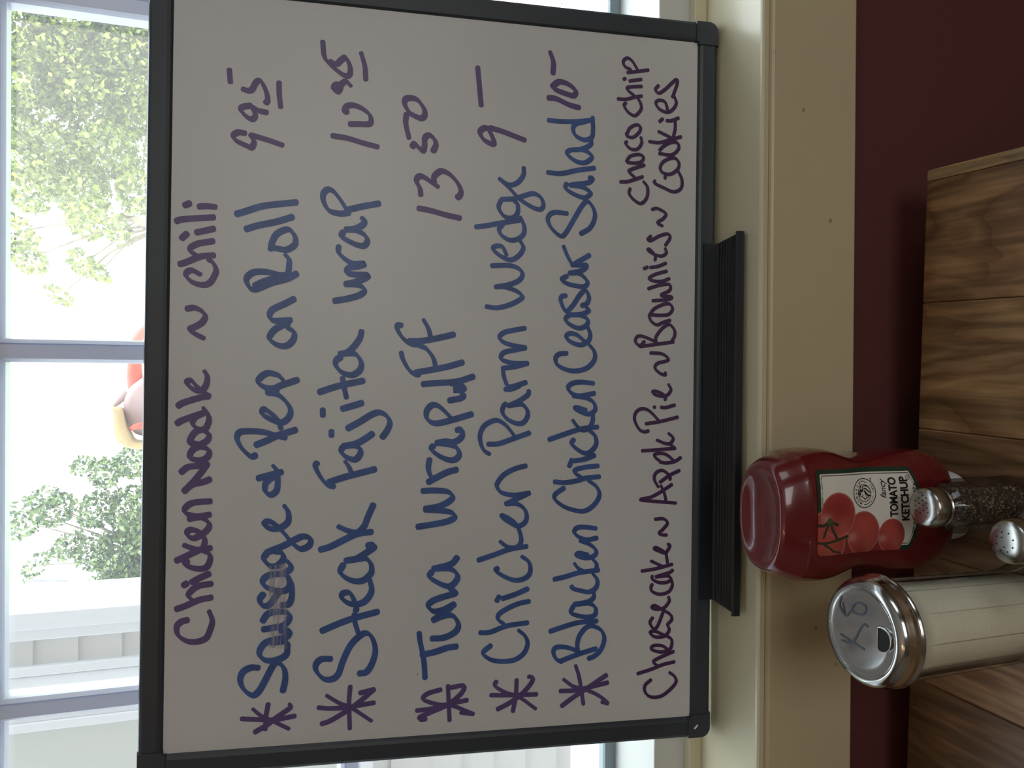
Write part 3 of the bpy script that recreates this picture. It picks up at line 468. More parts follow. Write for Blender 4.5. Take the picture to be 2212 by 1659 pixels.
# marker tray
tx0, tx1 = .1175, .4205
pr = [(.0115, .0004), (.0115, .0024), (.0010, .0026), (-.0004, .0045)]
nrib = 7
for k in range(nrib):
    t0 = k/nrib; a = .006+.028*t0
    pr += [(-.0012-.0035*t0, a), (-.0002-.0035*t0, a+.0008), (-.0002-.0035*t0, a+.0026), (-.0012-.0035*t0, a+.0034)]
pr += [(-.0040, .0352), (-.0010, .0358), (.0004, .0372), (.0004, .0382), (-.0008, .0390), (-.0062, .0390), (-.0070, .0380), (-.0064, .0345), (-.0020, .002), (-.0012, .0004)]
secs = []
for i, x in enumerate((tx0, tx0+.0004, tx1-.0004, tx1)):
    secs.append([((x + (-.0045 if i < 2 else .0045)*max(0, (n_-.004))/.035), y_, n_) for y_, n_ in pr])
obj('marker_tray', loft(secs), MT['tray'], wb)
# handwriting
axn = Vector((-.766, -.643)).normalized()
hi = 0
for col, lab, st in HAND:
    bm = bmesh.new(); zb = -.0022
    if col == 'p': wmin, wl = .0023, .0010
    elif 'star' in lab: wmin, wl = .0026, .0016
    elif lab.endswith('Chili') or '95' in lab: wmin, wl = .0026, .0026
    elif 'Wedge' in lab or 'Salad' in lab: wmin, wl = .0027, .0018
    else: wmin, wl = .0028, .0027
    for k, s in enumerate(st.split(';')):
        p = [Vector([int(a)*1e-4 for a in q.split(',')]) for q in s.split()]
        pts = catmull(p, 6 if len(p) > 3 else 4)
        def wf(d, t, wmin=wmin, wl=wl):
            w = wmin + wl*abs(d.x*axn.y-d.y*axn.x)
            return w*(1 if t > .04 or t < .96 else .8)
        ribbon(bm, pts, wf, zb+.00012+.000012*(k % 24))
    o = obj('handwriting', bm, MT[col], wb); o['label'] = lab

bm = bmesh.new(); bm.faces.new([bm.verts.new(q) for q in ((.092, .3505, -.00172), (.158, .3515, -.00172), (.1565, .3650, -.00172), (.0935, .3640, -.00172))])
o = obj('smear', bm, MT['faded'], wb); o['label'] = 'half wiped patch across the word Sausage'
# ------------------------------------------------------------ table
TZ = Z(-.552)
tab = thing('table', 'rustic wooden table with figured brown planks and a lighter end strip', 'table', (0, 0, 0))
tab.location = (.1748, .5336, TZ); tab.rotation_euler = (0, 0, math.radians(-1.85))
TH_T = .036
cols = [('plank', -.0095, 0, MT_w(5)), ('plank', -.109, -.0098, MT_w(1)), ('plank', -.213, -.1093, MT_w(2)), ('plank', -.316, -.2133, MT_w(3)), ('plank', -.4216, -.3163, MT_w(4)), ('plank', -.53, -.4219, MT_w(6)), ('plank', -.64, -.5303, MT_w(2)), ('plank', -.745, -.6403, MT_w(1)), ('plank', -.755, -.7453, MT_w(5))]
for nme, a, b, mm in cols:
    o = obj(nme, boxes((a, b, -.74, 0, -TH_T, 0)), mm, tab, bevel=.0011, seg=2)
obj('apron_frame', boxes((-.70, -.05, -.05, -.03, -.10, -TH_T), (-.70, -.05, -.70, -.68, -.10, -TH_T), (-.70, -.68, -.68, -.05, -.10, -TH_T), (-.07, -.05, -.68, -.05, -.10, -TH_T)), MT_w(6), tab)
for x, y in ((-.69, -.05), (-.06, -.05), (-.69, -.69), (-.06, -.69)):
    obj('leg', boxes((x-.025, x+.025, y-.025, y+.025, -TZ, -TH_T)), MT_w(6), tab, bevel=.003)

# ------------------------------------------------------------ ketchup bottle standing on its cap
KX, KY = -.0972, .508
ket = thing('ketchup_bottle', 'red squeeze bottle of tomato ketchup standing upside down on its white cap', 'bottle', (KX, KY, TZ))
prof = [  # height, half width, half depth, exponent
 (.0135, .0200, .0165, 2.2), (.0140, .0255, .0190, 2.2), (.0175, .0335, .0225, 2.3), (.0235, .0392, .0255, 2.5), (.0300, .0430, .0278, 2.8), (.0380, .0452, .0290, 3.0), (.0480, .0463, .0298, 3.2),
 (.0600, .0461, .0300, 3.3), (.0700, .0455, .0300, 3.3), (.0800, .0442, .0298, 3.3), (.0890, .0422, .0294, 3.3), (.0960, .0409, .0291, 3.3), (.1030, .0405, .0290, 3.2), (.1100, .0414, .0291, 3.1), (.1170, .0436, .0296, 3.1),
 (.1240, .0462, .0302, 3.1), (.1310, .0479, .0308, 3.1), (.1380, .0486, .0312, 3.1), (.1450, .0485, .0314, 3.0), (.1520, .0478, .0316, 3.0), (.1580, .0471, .0320, 2.9), (.1600, .0467, .0323, 2.8), (.1615, .0460, .0318, 2.7),
 (.1660, .0445, .0305, 2.6), (.1715, .0425, .0290, 2.5), (.1760, .0405, .0275, 2.4), (.1788, .0385, .0260, 2.4), (.1800, .0362, .0244, 2.4), (.1803, .0345, .0230, 2.4), (.1796, .0325, .0216, 2.4), (.1775, .0290, .0190, 2.3), (.1745, .0220, .0135, 2.2), (.1735, .0100, .0060, 2.0)]
def kval(h):
    for a, b in zip(prof, prof[1:]):
        if a[0] <= h <= b[0]:
            t = (h-a[0])/(b[0]-a[0]); return [a[i]*(1-t)+b[i]*t for i in (1, 2, 3)]
    return prof[-1][1:]
def ring(a, b, n, z, N=72):
    out = []
    for k in range(N):
        th = 2*PI*k/N; c, s = math.cos(th), math.sin(th)
        out.append((a*math.copysign(abs(c)**(2/n), c), b*math.copysign(abs(s)**(2/n), s), z))
    return out
o = obj('body', loft([ring(a, b, n, h) for h, a, b, n in prof]), MT['ketchup'], ket, smooth=True)
ss = o.modifiers.new('smooth', 'SUBSURF'); ss.levels = 1; ss.render_levels = 1
bm = lathe([(0, 0), (.0235, 0), (.0255, .0008), (.0268, .003), (.0270, .006), (.0266, .0105), (.0252, .0128), (.022, .0138), (0, .0138)], 64)
obj('cap', bm, MT['capw'], ket, smooth=False, bevel=.0004)
# label: flat print on the front of the bottle
def kfront(x, h, off=.0):
    a, b, n = kval(h); return -b*(max(0, 1-abs(x/a)**n))**(1/n) - off
def lab_bottom(x): return .0605 + .0085*abs((x-.006)/.029)**2.2
def lab_top(x): return .1553 - .0012*abs((x-.005)/.03)**4
def lab_inside(x, h, m=0.):
    xl, xr = -.0254+m, .0352-m
    if not (xl < x < xr): return False
    if not (lab_bottom(x)+m < h < lab_top(x)-m): return False
    r = .004*(1 if m == 0 else .35)
    for cx_, sx in ((xl+r, -1), (xr-r, 1)):
        top = lab_top(x)-m-r
        if (x-cx_)*sx > 0 and h > top and math.hypot(x-cx_, h-top) > r: return False
        bot = lab_bottom(x)+m
    return True
def c3(r, g, b): return np.array(srgb(r, g, b)[:3])
GRN, WHT, DRK = c3(30, 58, 42), c3(226, 224, 216), c3(30, 36, 30)
R1, R2, R3, PK, OR = c3(146, 44, 44), c3(176, 76, 66), c3(128, 40, 46), c3(196, 144, 134), c3(180, 106, 82)
GD, GM = c3(52, 56, 38), c3(92, 92, 58)
def seg_d(x, h, pts):
    d = 1e9
    for (ax_, ay_), (bx_, by_) in zip(pts, pts[1:]):
        vx, vy = bx_-ax_, by_-ay_; t = max(0, min(1, ((x-ax_)*vx+(h-ay_)*vy)/(vx*vx+vy*vy))); d = min(d, math.hypot(x-ax_-t*vx, h-ay_-t*vy))
    return d
toms = [((-.016, .150), .022, .020, R3, R2), ((-.0145, .0873), .0125, .0118, R1, R2), ((-.0112, .1133), .0158, .0152, R1, R2), ((.0031, .1368), .0158, .0158, R2, R1)]
sepals = [((-.0013, .1442), (-.004, .1500), (-.0035, .1553)), ((-.0013, .1442), (-.0065, .1475), (-.0120, .1495)), ((-.0013, .1442), (-.0080, .1415), (-.0145, .1370)), ((-.0013, .1442), (-.0030, .1400), (-.0040, .1375))]
vine = ((-.0159, .1541), (-.0165, .1480), (-.0157, .1414), (-.0140, .1340), (-.0126, .1280)); vine2 = ((-.0165, .1500), (-.0200, .1440), (-.0228, .1400), (-.0240, .1340))
def lab_col(x, h):
    x0, h0 = x*1e3, h*1e3
    photo = (x < .0195 and h > .1205) or (x < .0045 and h > .098) or (x < -.001 and h > .0755) or x < -.0226
    if photo:
        col = None
        for (cx_, cy_), rx, ry, ca, cb in toms:
            dx, dy = (x-cx_)/rx, (h-cy_)/ry; d = math.hypot(dx, dy)
            if d < 1:
                t = .5+.5*math.sin(dx*2.2+1)*math.cos(dy*1.7)
                k = ca*(1-t)+cb*t
                if d > .90: k = k*(1-(d-.90)*5)+PK*(d-.90)*5
                g = math.exp(-(((dx+.15)/.22)**2+((dy-.68)/.30)**2)*1.2); k = k*(1-g*.7)+PK*g*.7
                g = math.exp(-(((dx+.5)/.4)**2+((dy+.35)/.35)**2)); k = k*(1-g*.35)+OR*g*.35
                col = k
        if col is None and x < -.011 and (h > .082): col = R3*.8+R1*.2
        if x < -.0226 and col is None and h > .079: col = R1
        for sp_ in sepals:
            if seg_d(x, h, sp_) < .0011: col = GD
        if seg_d(x, h, vine) < .0009 or seg_d(x, h, vine2) < .0008: col = GD
        if math.hypot(x+.0013, h-.1442) < .0026: col = GM*.6+GD*.4
        if col is not None: return col
    if lab_inside(x, h, .0048): return WHT
    if lab_inside(x, h, .0043): return DRK
    if lab_inside(x, h, .0033): return WHT
    return GRN
bm = bmesh.new(); lay = bm.loops.layers.float_color.new('print'); NX, NH = 202, 318; grid = {}
gx = lambda i: -.0256+.0610*i/NX
gh = lambda j: .0600+.0958*j/NH
def gv(i, j):
    if (i, j) not in grid:
        x, h = gx(i), gh(j); grid[i, j] = bm.verts.new((x, kfront(x, h, .0004), h))
    return grid[i, j]
cc_ = {}
for i in range(NX):
    for j in range(NH):
        if lab_inside(.5*(gx(i)+gx(i+1)), .5*(gh(j)+gh(j+1))):
            f = bm.faces.new((gv(i, j), gv(i+1, j), gv(i+1, j+1), gv(i, j+1)))
            for lp, (a, b) in zip(f.loops, ((i, j), (i+1, j), (i+1, j+1), (i, j+1))):
                if (a, b) not in cc_: cc_[a, b] = lab_col(gx(a), gh(b))
                k = cc_[a, b]; lp[lay] = (k[0], k[1], k[2], 1)
m = bpy.data.materials.new('printed paper label'); m.use_nodes = True; n = m.node_tree; at = n.nodes.new('ShaderNodeVertexColor'); at.layer_name = 'print'
n.links.new(at.outputs[0], n.nodes['Principled BSDF'].inputs['Base Color']); n.nodes['Principled BSDF'].inputs['Roughness'].default_value = .45
label = obj('label', bm, m, ket, smooth=True); label['label'] = 'white label with a green border, tomatoes and black lettering'
class Print:
    def __init__(s): s.bm = bmesh.new(); s.n = 0
    def add(s, vs_, fs, f, off=.00065):
        mv = []
        for v in vs_:
            x, h = f(v[0], v[1]); mv.append(s.bm.verts.new((x, kfront(x, h, off), h)))
        for q in fs:
            try: s.bm.faces.new([mv[i] for i in q])
            except ValueError: pass
def put_text(P, s, x0, x1, h0, hh, bold=0, shear=0, tilt=0, sp=1.):
    vs_, fs = text_mesh(s, 1, bold, shear, sp)
    mnx, mxx = min(v.x for v in vs_), max(v.x for v in vs_); mny, mxy = 0, .70
    kx = (x1-x0)/(mxx-mnx); ky = hh/.70; t = math.tan(tilt)
    P.add(vs_, fs, lambda a, b: (x0+(a-mnx)*kx, h0+b*ky+(a-mnx)*kx*t))
P = Print()
put_text(P, 'TOMATO', -.0010, .0278, .0822, .0066, .035, 0, math.radians(3.0), .95)
put_text(P, 'KETCHUP', -.0040, .0282, .0718, .0068, .035, 0, math.radians(3.0), .95)
put_text(P, 'fancy', .0132, .0271, .0925, .0050, .006, .35, math.radians(3))
put_text(P, 'NET WT. 20 OZ  567 g', -.0160, .0230, .0655, .0031, .012, 0, 0)
put_text(P, 'TM', .0256, .0277, .1040, .0014, .01)
obj('lettering', P.bm, MT['ink'], label)
P = Print()
def emb(pts, w, P=P, closed=False):
    b2 = bmesh.new(); ribbon(b2, catmull([Vector((a, b)) for a, b in pts], 5) if not closed else [Vector(p) for p in pts], lambda d, t: w, 0)
    b2.verts.index_update(); P.add([v.co.copy() for v in b2.verts], [[v.index for v in f.verts] for f in b2.faces], lambda a, b: (a, b)); b2.free()
EX, EH = .0173, .1120
circ = lambda r, n=64: [(EX+r*math.cos(2*PI*k/n), EH+r*math.sin(2*PI*k/n)) for k in range(n+1)]
emb(circ(.0103), .00060, closed=True); emb(circ(.0060), .00048, closed=True); emb([(.0280+.0018*math.cos(a*PI/8)-.0006, .0722+.0018*math.sin(a*PI/8)) for a in range(17)], .0003, closed=True)
put_text(P, 'U', .0266, .0281, .0714, .0017, .01)
for s_, r0, a0, da, flip, sz in (('MONARCH', .0071, 152, -20.6, False, .0019), ('EST', .0091, 224, 12, True, .0014), ('1853', .0091, 276, 12, True, .0014)):
    for k, ch in enumerate(s_):
        a = math.radians(a0+da*k); vs_, fs = text_mesh(ch, 1, .02); w_ = max(v.x for v in vs_)+min(v.x for v in vs_)
        rot = a-PI/2 if not flip else a+PI/2; cr_, sr_ = math.cos(rot), math.sin(rot)
        def fm(x, y, a=a, w_=w_, cr_=cr_, sr_=sr_, r0=r0, sz=sz):
            x, y = (x-w_/2)*sz*1.25, y*sz*1.4; return EX+r0*math.cos(a)+x*cr_-y*sr_, EH+r0*math.sin(a)+x*sr_+y*cr_
        P.add(vs_, fs, fm)
ec = lambda s: [(EX-(float(q.split(',')[1])-870)/570*.0104, EH-(float(q.split(',')[0])-540)/455*.0103) for q in s.split()]
for s_, w_ in (("450,670 520,600 620,590 720,640 770,720", .0004), ("520,690 600,700 670,770 740,830 790,840", .0006), ("550,780 600,860 650,920 720,970 780,980", .0008), ("550,800 580,880 600,930", .0006), ("390,560 390,690", .0004),
               ("300,960 380,975 440,1010 500,1060 550,1110", .0004), ("470,730 440,780 380,790", .0010), ("340,810 345,760 380,720 400,760", .0004), ("540,1060 550,1110 600,1080 640,1050 680,1040 680,990", .0004), ("610,960 630,1060", .0003),
               ("440,920 490,980", .0003), ("290,790 330,860 380,870", .0005), ("290,870 330,920 380,900", .0005), ("430,410 520,405 660,470", .0003), ("510,1310 620,1310 740,1230", .0003)):
    emb(ec(s_), w_*1.5)
o = obj('emblem', P.bm, MT['ink'], label); o['label'] = 'round black emblem with a lion head and lettering'

# ------------------------------------------------------------ sugar pourer
SX, SY = -.1625, .4315
sug = thing('sugar_pourer', 'tall fluted glass sugar pourer with a chrome screw lid, in front of the ketchup', 'sugar dispenser', (SX, SY, TZ))
def fluted(z, r, depth, N=288, k=12, ph=0.):
    out = []
    for i in range(N):
        th = 2*PI*i/N; u = ((th*k/(2*PI)+ph) % 1)-.5
        rr = r - depth*min(1, (1-abs(2*u))*5.0)
        # wide shallow flutes with narrow ridges between them
        out.append((rr*math.cos(th), rr*math.sin(th), z))
    return out
out = [(0., .0310, 0), (.0012, .0345, 0), (.004, .0358, 0), (.010, .0357, 0), (.014, .0345, 0), (.0185, .0326, .0000), (.0215, .0322, .0006), (.026, .0320, .0015), (.034, .0321, .0019), (.060, .0325, .0020), (.090, .0330, .0020), (.116, .0334, .0020), (.124, .0334, .0012), (.129, .0325, 0), (.132, .0312, 0), (.146, .0310, 0)]
inn = [(.146, .0285), (.13, .0287), (.12, .0300), (.05, .0293), (.018, .0290), (.012, .0270), (.0095, .0200)]
KZ = 1.082
secs = [fluted(z*KZ, r, d) for z, r, d in out] + [fluted(z*KZ, r, 0) for z, r in inn] + [fluted(.009, .004, 0)]
obj('glass_jar', loft(secs), MT['glass'], sug, smooth=True)
bm = lathe([(0, .0098), (.0200, .0100), (.0262, .0125), (.0279, .0185), (.0283, .05), (.0290, .112), (.0285, .1165), (.020, .1195), (.008, .1180), (0, .1175)], 64)
for v in bm.verts: v.co.z *= KZ
o = obj('sugar_filling', bm, MT['sugar'], sug, smooth=True); o['label'] = 'white sugar filling the jar'
lidp = [(.0322, .1290), (.0362, .1290), (.0366, .1300), (.0358, .1312), (.0352, .1325), (.0352, .1345), (.0356, .1362), (.0356, .1385), (.0352, .1400), (.0352, .1425), (.0347, .1455), (.0334, .1484), (.0316, .1504), (.0300, .1513), (.0288, .1514), (.0279, .1509), (.022, .1512), (.012, .1518), (0, .1520)]
LZ = .0112
lidp = [(r, .129+(z-.129)*.76+LZ) for r, z in lidp]
lid = obj('lid', lathe(lidp, 96), MT['chrome'], sug, smooth=True)
# pouring hole and its little hinged flap
def lz(x, y):
    r = math.hypot(x, y)
    for (r1, z1), (r2, z2) in zip(lidp[8:], lidp[9:]):
        if r2 <= r <= r1: return z2+(z1-z2)*(r-r2)/(r1-r2)
    return lidp[-1][1]
bm = bmesh.new(); pts = []
for k in range(28):
    a = 2*PI*k/28; x = .0074*math.copysign(abs(math.cos(a))**.8, math.cos(a)); y = .0078*math.sin(a)
    if y > 0: y = .0022*min(1, 2.5*math.sin(a))
    pts.append((x+.0008, y-.0172))
vsx = [bm.verts.new((x, y, lz(x, y)+.00035)) for x, y in pts]; bm.faces.new(vsx)
obj('pouring_hole', bm, MT['hole'], lid)
secs = [[(x*1.12+.0003, (y+.0175)*1.14-.0176, lz(x, y)+.0001) for x, y in pts], [(x*1.10+.0003, (y+.0175)*1.12-.0176, lz(x, y)+.0009) for x, y in pts], [(x*.98+.0, (y+.0175)*.98-.0176, lz(x, y)+.0009) for x, y in pts], [(x*.96, (y+.0175)*.96-.0176, lz(x, y)+.0002) for x, y in pts]]
obj('hole_rim', loft(secs, False, False), MT['chrome2'], lid, smooth=True)
bm = bmesh.new()
for s_ in ("190,182 126,198 76,140 118,92 183,44 185,-33 140,-34 116,12 118,92", "-62,187 -82,73 -97,-29", "-101,179 -82,73 55,-19 60,-60", "90,150 150,170"):
    p = [Vector([int(a)*1e-4 for a in q.split(',')]) for q in s_.split()]
    b2 = bmesh.new(); ribbon(b2, catmull(p, 6), lambda d, t: .0015, 0)
    mp_ = {}
    for f in b2.faces:
        vv = []
        for v in f.verts:
            if v not in mp_: mp_[v] = bm.verts.new((v.co.x, v.co.y, lz(v.co.x, v.co.y)+.00025))
            vv.append(mp_[v])
        bm.faces.new(vv)
    b2.free()
o = obj('marker_scribble', bm, MT['marks'], lid); o['label'] = 'faint marker scribble on the lid'

# ------------------------------------------------------------ pepper and salt shakers
def shaker(name, label, cat, x, y, rz, fill, group, holes):
    t = thing(name, label, cat, (x, y, TZ), group); t.rotation_euler = (0, 0, rz)
    def octo(z, r, N=64, q=1.):
        o_ = []
        for i in range(N):
            th = 2*PI*i/N; a = (th % (PI/4))-PI/8
            rr = r*(q*math.cos(PI/8)/math.cos(a)+(1-q)); o_.append((rr*math.cos(th), rr*math.sin(th), z))
        return o_
    so = [octo(0, .0165, q=.3), octo(.0010, .0185, q=.5), octo(.004, .0196, q=.9), octo(.010, .0197), octo(.056, .0192), octo(.0615, .0190, q=.9), octo(.0655, .0165, q=.4), octo(.068, .0138, q=0), octo(.0705, .0128, q=0), octo(.080, .0125, q=0)]
    si = [octo(.080, .0108, q=0), octo(.069, .0112, q=0), octo(.0635, .0155, q=.3), octo(.055, .0168, q=.8), octo(.012, .0172, q=.8), octo(.0075, .0150, q=.3), octo(.0065, .005, q=0)]
    st = lambda ss: [[(x, y, z*1.085) for x, y, z in s_] for s_ in ss]
    obj('glass_body', loft(st(so+si)), MT['glass'], t, smooth=False)
    zt = .0520
    f_ = loft([octo(.0072, .010, q=.2), octo(.0080, .0145, q=.3), octo(.0125, .01705, q=.8), octo(zt, .01665, q=.8), octo(zt+.0015, .0150, q=.8), octo(zt+.0008, .004, q=.2)])
    obj('filling', f_, fill, t, smooth=False)
    cp = [(.0132, .0700), (.0138, .0702), (.0138, .0712), (.0131, .0718), (.0131, .0735), (.0138, .0745), (.0140, .0790), (.0140, .0835), (.0137, .0862), (.0128, .0885), (.0110, .0900), (.0080, .0909), (.0040, .0914), (0, .0915)]
    cp = [(r, .0915-(.0915-z)*.74) for r, z in cp]
    cap = obj('screw_cap', lathe(cp, 64), MT['chrome2'], t, smooth=True)
    def cz(r):
        for (r1, z1), (r2, z2) in zip(cp[8:], cp[9:]):
            if r2 <= r <= r1: return z2+(z1-z2)*(r-r2)/(r1-r2)
        return .0915
    hb = bmesh.new()
    for hx, hy in holes:
        r = math.hypot(hx, hy); zc = cz(r)+.00018
        tilt = (cz(r+.0006)-cz(max(0, r-.0006)))/.0012
        vv = []
        for k in range(10):
            ax_ = .00052*math.cos(2*PI*k/10); ay_ = .00052*math.sin(2*PI*k/10)
            rad = (ax_*hx+ay_*hy)/r if r > 1e-6 else 0
            vv.append(hb.verts.new((hx+ax_, hy+ay_, zc+tilt*rad)))
        hb.faces.new(vv)
    o = obj('shaker_holes', hb, MT['hole'], cap); o['label'] = 'small round holes'
    return t
hl = [(.0015+.0034*i+(.0017 if j % 2 else 0)-.005, .0032*j-.0048) for j in range(4) for i in range(4)]
hl = [h for h in hl if math.hypot(*h) < .0088]
shaker('pepper_shaker', 'glass pepper shaker full of ground black pepper, overlapping the ketchup label', 'pepper shaker', -.0868, .4475, math.radians(9), MT['pepper'], None, hl)
hs = [(.0062*math.cos(2*PI*k/8), .0062*math.sin(2*PI*k/8)) for k in range(8)]+[(.003, .001), (-.0030, .0012)]
shaker('salt_shaker', 'salt shaker with a shiny domed steel cap, only its cap in view', 'salt shaker', -.0985, .3830, math.radians(20), MT['salt'], None, hs)

# ------------------------------------------------------------ outside the window
ZG = Z(-1.47)
struct('ground', boxes((-14, 14, YO, 26, ZG-.2, ZG)), MT['ground'])
pav = struct('ground_paving', boxes((1.0, 2.9, 2.2, 4.9, ZG, ZG+.03)), MT['mortar'])
bme = boxes((-.1, .1, -.0485, .0485, 0, .05)); bmesh.ops.bevel(bme, geom=bme.edges[:]+bme.verts[:], offset=.004, segments=1, affect='EDGES')
b0 = obj('brick', bme, MT['brick'], pav); first = True
for j in range(25):
    for i in range(9):
        x = 1.115+.208*i+(.104 if j % 2 else 0); y = 2.26+.105*j
        if x > 2.78: continue
        o = b0 if first else b0.copy()
        if not first: C.objects.link(o)
        first = False; o.location = (x, y, ZG+.012+rng.uniform(-.001, .002))
struct('lawn', boxes((-10, 13, 5.0, 25, ZG, ZG+.02)), MT['grass'])
# neighbouring white clapboard wall
YH = 2.35
hou = thing('clapboard_wall', 'white clapboard wall of the neighbouring porch with corner board and pale shutter', 'building', (-.585, YH, ZG))
def hb_(name, x0, x1, y0, y1, z0, z1, m, bev=.002):
    return obj(name, boxes((x0+.585, x1+.585, y0-YH, y1-YH, z0-ZG, z1-ZG)), m, hou, bevel=bev)
ztop = Z(1.7)
hb_('wall_core', -2.6, -.60, YH+.03, YH+.30, ZG, ztop, MT['siding'])
hb_('corner_board', -.628, -.585, YH-.012, YH+.31, ZG, ztop, MT['sidetrim'])
hb_('corner_board', -.656, -.628, YH-.004, YH+.03, ZG, ztop, MT['sidetrim'])
s_ = .0432*YH; z = Z(-1.095)
while z > ZG+s_: z -= s_
while z < ztop:
    low = z+s_ < Z(-.42)
    spans = ((-2.6, -.656),) if (low or z > Z(1.35)) else ((-.722, -.656), (-2.6, -2.0))
    for a, b in spans:
        pr = [(YH+.03, z), (YH+.011, z), (YH+.011, z+.002), (YH+.0185, z+s_+.004), (YH+.03, z+s_+.004)]
        obj('clapboard', loft([[(x+.585, y-YH, q-ZG) for y, q in pr] for x in (a, b)]), MT['siding'], hou)
    z += s_
hb_('casing', -.745, -.722, YH-.006, YH+.03, Z(-.40), Z(1.42), MT['sidetrim'])
hb_('casing', -.862, -.749, YH+.004, YH+.03, Z(-.40), Z(1.42), MT['sidetrim'])
hb_('casing', -2.05, -.722, YH-.006, YH+.03, Z(1.34), Z(1.44), MT['sidetrim'])
hb_('shutter_stile', -.884, -.862, YH-.004, YH+.03, Z(-.36), Z(1.34), MT['sidetrim'])
hb_('shutter_panel', -2.0, -.884, YH+.010, YH+.03, Z(-.36), Z(1.34), MT['panel'])
hb_('shutter_sill', -2.05, -.72, YH-.03, YH+.03, Z(-.42), Z(-.36), MT['sidetrim'])
# sign board beyond the corner of the wall
sg = thing('sign_board', 'small white sign board with a dark mount beside the tree, past the clapboard corner', 'sign', (-1.62, 7.0, ZG))
Zs = lambda r: r+1.47
bm = loft([[(-.12, y, Zs(1.04)), (.09, y, Zs(1.04)), (.11, y, Zs(1.315)), (-.105, y, Zs(1.315))] for y in (-.02, .02)])
obj('sign_face', bm, MT['signw'], sg, bevel=.006)
bm = loft([[(.09, y, Zs(1.035)), (.098, y, Zs(1.035)), (.118, y, Zs(1.32)), (.11, y, Zs(1.32))] for y in (-.022, .022)])
obj('sign_edge', bm, MT['signd'], sg)
bmv = bmesh.new()
for k in range(60):
    t = rng.uniform(0, 1); c = Vector((-.16+.11*t+rng.normal(0, .022), rng.normal(0, .03), Zs(1.34)+.14*t+rng.normal(0, .03)))
    bmesh.ops.create_icosphere(bmv, subdivisions=1, radius=rng.uniform(.006, .022), matrix=Matrix.Translation(c))
o = obj('sign_mount', bmv, MT['signd'], sg); o['kind'] = 'stuff'
obj('post', boxes((-.16, -.12, -.03, .03, 0, Zs(1.36))), MT['signw'], sg, bevel=.004)
# red and orange ornament whose upper part shows above the board
orn = thing('garden_ornament', 'red and orange arched garden ornament with a tan brim, seen past the board top', 'ornament', (0, 4.2, ZG))
zz = lambda r: r+1.47
arch = [(.33, 0, zz(-.02)), (.30, 0, zz(.16)), (.25, 0, zz(.27)), (.215, 0, zz(.312)), (.175, 0, zz(.338)), (.125, 0, zz(.350)), (.058, 0, zz(.350)), (.006, 0, zz(.350)), (-.050, 0, zz(.338)), (-.076, 0, zz(.300)), (-.084, 0, zz(.20))]
obj('arch', tube(catmull(arch, 5), lambda t: .014+.024*min(1, t*1.3)**1.3, 14), MT['orange'], orn, smooth=True)
def slab(pl, y0, y1, k=.88):
    cx_ = sum(a for a, b in pl)/len(pl); cz_ = sum(b for a, b in pl)/len(pl)
    f = lambda s, y: [(cx_+(a-cx_)*s, y, zz(cz_+(b-cz_)*s)) for a, b in pl]
    return loft([f(k, y0), f(1, y0+.03), f(1, y1-.03), f(k, y1)])
def smooth_poly(pl):
    return [(q.x, q.y) for q in catmull([Vector(a) for a in pl+[pl[0]]], 4)[:-1]]
obj('body', slab(smooth_poly([(-.080, .385), (-.135, .393), (-.21, .372), (-.262, .335), (-.275, .22), (-.26, .08), (-.10, -.02), (.02, .08), (.03, .25), (-.03, .35)]), -.07, .10, .8), MT['mauve'], orn, smooth=True)
obj('brim', slab(smooth_poly([(-.132, .434), (-.18, .430), (-.254, .424), (-.291, .407), (-.318, .362), (-.325, .31), (-.31, .25), (-.288, .24), (-.293, .335), (-.255, .363), (-.210, .380), (-.143, .397)]), -.13, .05, .9), MT['tan'], orn, smooth=True)
obj('crest', tube([(-.075, -.02, zz(.375)), (-.098, -.02, zz(.407)), (-.120, -.02, zz(.425)), (-.134, -.02, zz(.448))], lambda t: .024*(1-t*.7), 8), MT['mauve'], orn, smooth=True)
obj('lobe', tube([(-.232, -.10, zz(.360)), (-.220, -.13, zz(.335)), (-.212, -.13, zz(.29))], lambda t: .010+.008*t, 10), MT['orange'], orn, smooth=True)
obj('post', boxes((-.13, -.09, -.02, .02, 0, zz(.02))), MT['sidetrim'], orn)
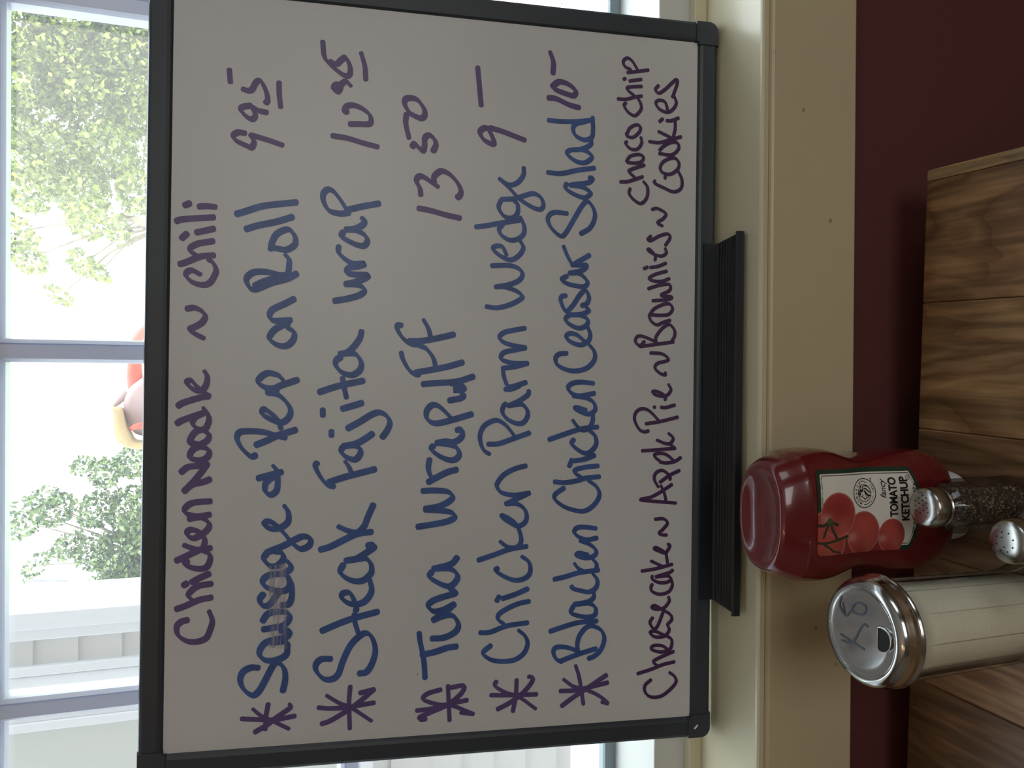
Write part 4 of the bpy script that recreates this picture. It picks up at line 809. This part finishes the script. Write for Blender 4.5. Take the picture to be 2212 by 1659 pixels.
# trees
def leaves(n, blobs, size, seed):
    r = np.random.default_rng(seed); V = []; F = []
    wts = np.array([b[3]*b[4]*b[5] for b in blobs]); wts /= wts.sum(); which = r.choice(len(blobs), n, p=wts)
    for k in which:
        cx_, cy_, cz_, rx, ry, rz = blobs[k]
        d = r.normal(size=3); d /= np.linalg.norm(d); q = r.uniform(.45, 1)**.5
        c = np.array((cx_, cy_, cz_))+d*q*np.array((rx, ry, rz))
        a = r.normal(size=3); a /= np.linalg.norm(a); b = np.cross(a, r.normal(size=3)); b /= np.linalg.norm(b); s = size*r.uniform(.6, 1.25); i = len(V)
        V += [tuple(c-a*s), tuple(c+b*s*.55-a*s*.1), tuple(c+a*s), tuple(c-b*s*.55-a*s*.1)]; F.append((i, i+1, i+2, i+3))
    return V, F
def tree(label, base, blobs, n, size, m, seed, twigs=()):
    t = thing('tree', label, 'tree', base)
    V, F = leaves(n, blobs, size, seed); V = [(x-base[0], y-base[1], z-base[2]) for x, y, z in V]
    me = bpy.data.meshes.new('foliage'); me.from_pydata(V, [], F); me.materials.append(m)
    f = bpy.data.objects.new('foliage', me); C.objects.link(f); f.parent = t; f['kind'] = 'stuff'
    cz_ = np.mean([b[2] for b in blobs])-base[2]
    obj('trunk', tube([(0, 0, 0), (.03, 0, cz_*.4), (-.02, 0, cz_*.8), (.02, 0, cz_*.86)], lambda q: .11*(1-.75*q), 10), MT['bark'], t, smooth=True)
    bm = bmesh.new()
    for b in blobs:
        p0 = Vector((0, 0, cz_*.7)); p1 = Vector((b[0]-base[0], b[1]-base[1], b[2]-base[2]))
        t2 = tube([p0, p0.lerp(p1, .5)+Vector((.05, 0, .06)), p1], lambda q: .016*(1-.7*q), 6)
        tmp = bpy.data.meshes.new('x'); t2.to_mesh(tmp); t2.free(); bm.from_mesh(tmp); bpy.data.meshes.remove(tmp)
    obj('branches', bm, MT['bark'], t, smooth=True)
    return t
def blob(u, v, D, r, ry=.6, k=1.):
    """a clump of foliage given as bearing and height seen from the table"""
    x, z = u*D, v*D
    return (x, D, Z(z), r, ry, r*k)
tree('large lime green sunlit tree filling the right window pane', (3.3, 9.4, ZG),
     [blob(.366, .196, 9.3, .40), blob(.373, .148, 9.4, .42), blob(.382, .090, 9.4, .45), blob(.324, .187, 9.3, .34), blob(.329, .148, 9.3, .36), blob(.336, .090, 9.4, .40), blob(.287, .176, 9.3, .22), blob(.292, .126, 9.3, .32), blob(.296, .085, 9.4, .32),
      blob(.235, .200, 9.2, .24), blob(.270, .205, 9.3, .22), blob(.215, .165, 9.2, .2), blob(.238, .157, 9.2, .26), blob(.243, .110, 9.2, .28), blob(.196, .135, 9.2, .26), blob(.200, .080, 9.2, .22), blob(.192, .187, 9.2, .17), blob(.43, .215, 9.4, .5), blob(.50, .16, 9.3, .62), blob(.44, .06, 9.4, .70), blob(.34, .02, 9.4, .5), blob(.56, .09, 9.4, .7)],
     46000, .036, MT['leaf_lime'], 3)
tree('darker soft green tree behind the lime green one, lower right pane', (3.9, 12.4, ZG),
     [blob(.40, .06, 12.4, .8), blob(.30, .03, 12.4, .6), blob(.50, .08, 12.4, .9), blob(.22, .15, 12.4, .5), blob(.33, .14, 12.4, .6), blob(.25, .19, 12.4, .3), blob(.26, .09, 12.4, .5)], 12000, .045, MT['leaf_green'], 5)
tree('loose soft green tree left of centre beyond the clapboard corner', (-1.9, 9.0, ZG),
     [blob(-.137, .196, 9, .07), blob(-.155, .186, 9, .12), blob(-.130, .173, 9, .11), blob(-.141, .158, 9, .15), blob(-.095, .134, 9, .09), blob(-.103, .111, 9, .15), blob(-.092, .083, 9, .17), blob(-.143, .120, 9, .17), blob(-.145, .085, 9, .24), blob(-.188, .122, 9, .17), blob(-.194, .098, 9, .24), blob(-.221, .08, 9, .32), blob(-.180, .147, 9, .12), blob(-.20, .178, 9, .09), blob(-.24, .115, 9, .22), blob(-.17, .075, 9, .24), blob(-.27, .13, 9, .22), blob(-.2, .03, 9, .6)],
     15000, .030, MT['leaf_green'], 8)
tree('thin sparse branch of lime leaves between the two big trees', (1.25, 7.2, ZG),
     [blob(.153, .195, 7.2, .10), blob(.166, .134, 7.2, .12), blob(.159, .100, 7.2, .10), blob(.124, .187, 7.2, .11), blob(.122, .134, 7.2, .09), blob(.113, .119, 7.2, .06), blob(.086, .156, 7.2, .06)], 1500, .028, MT['leaf_lime'], 11)
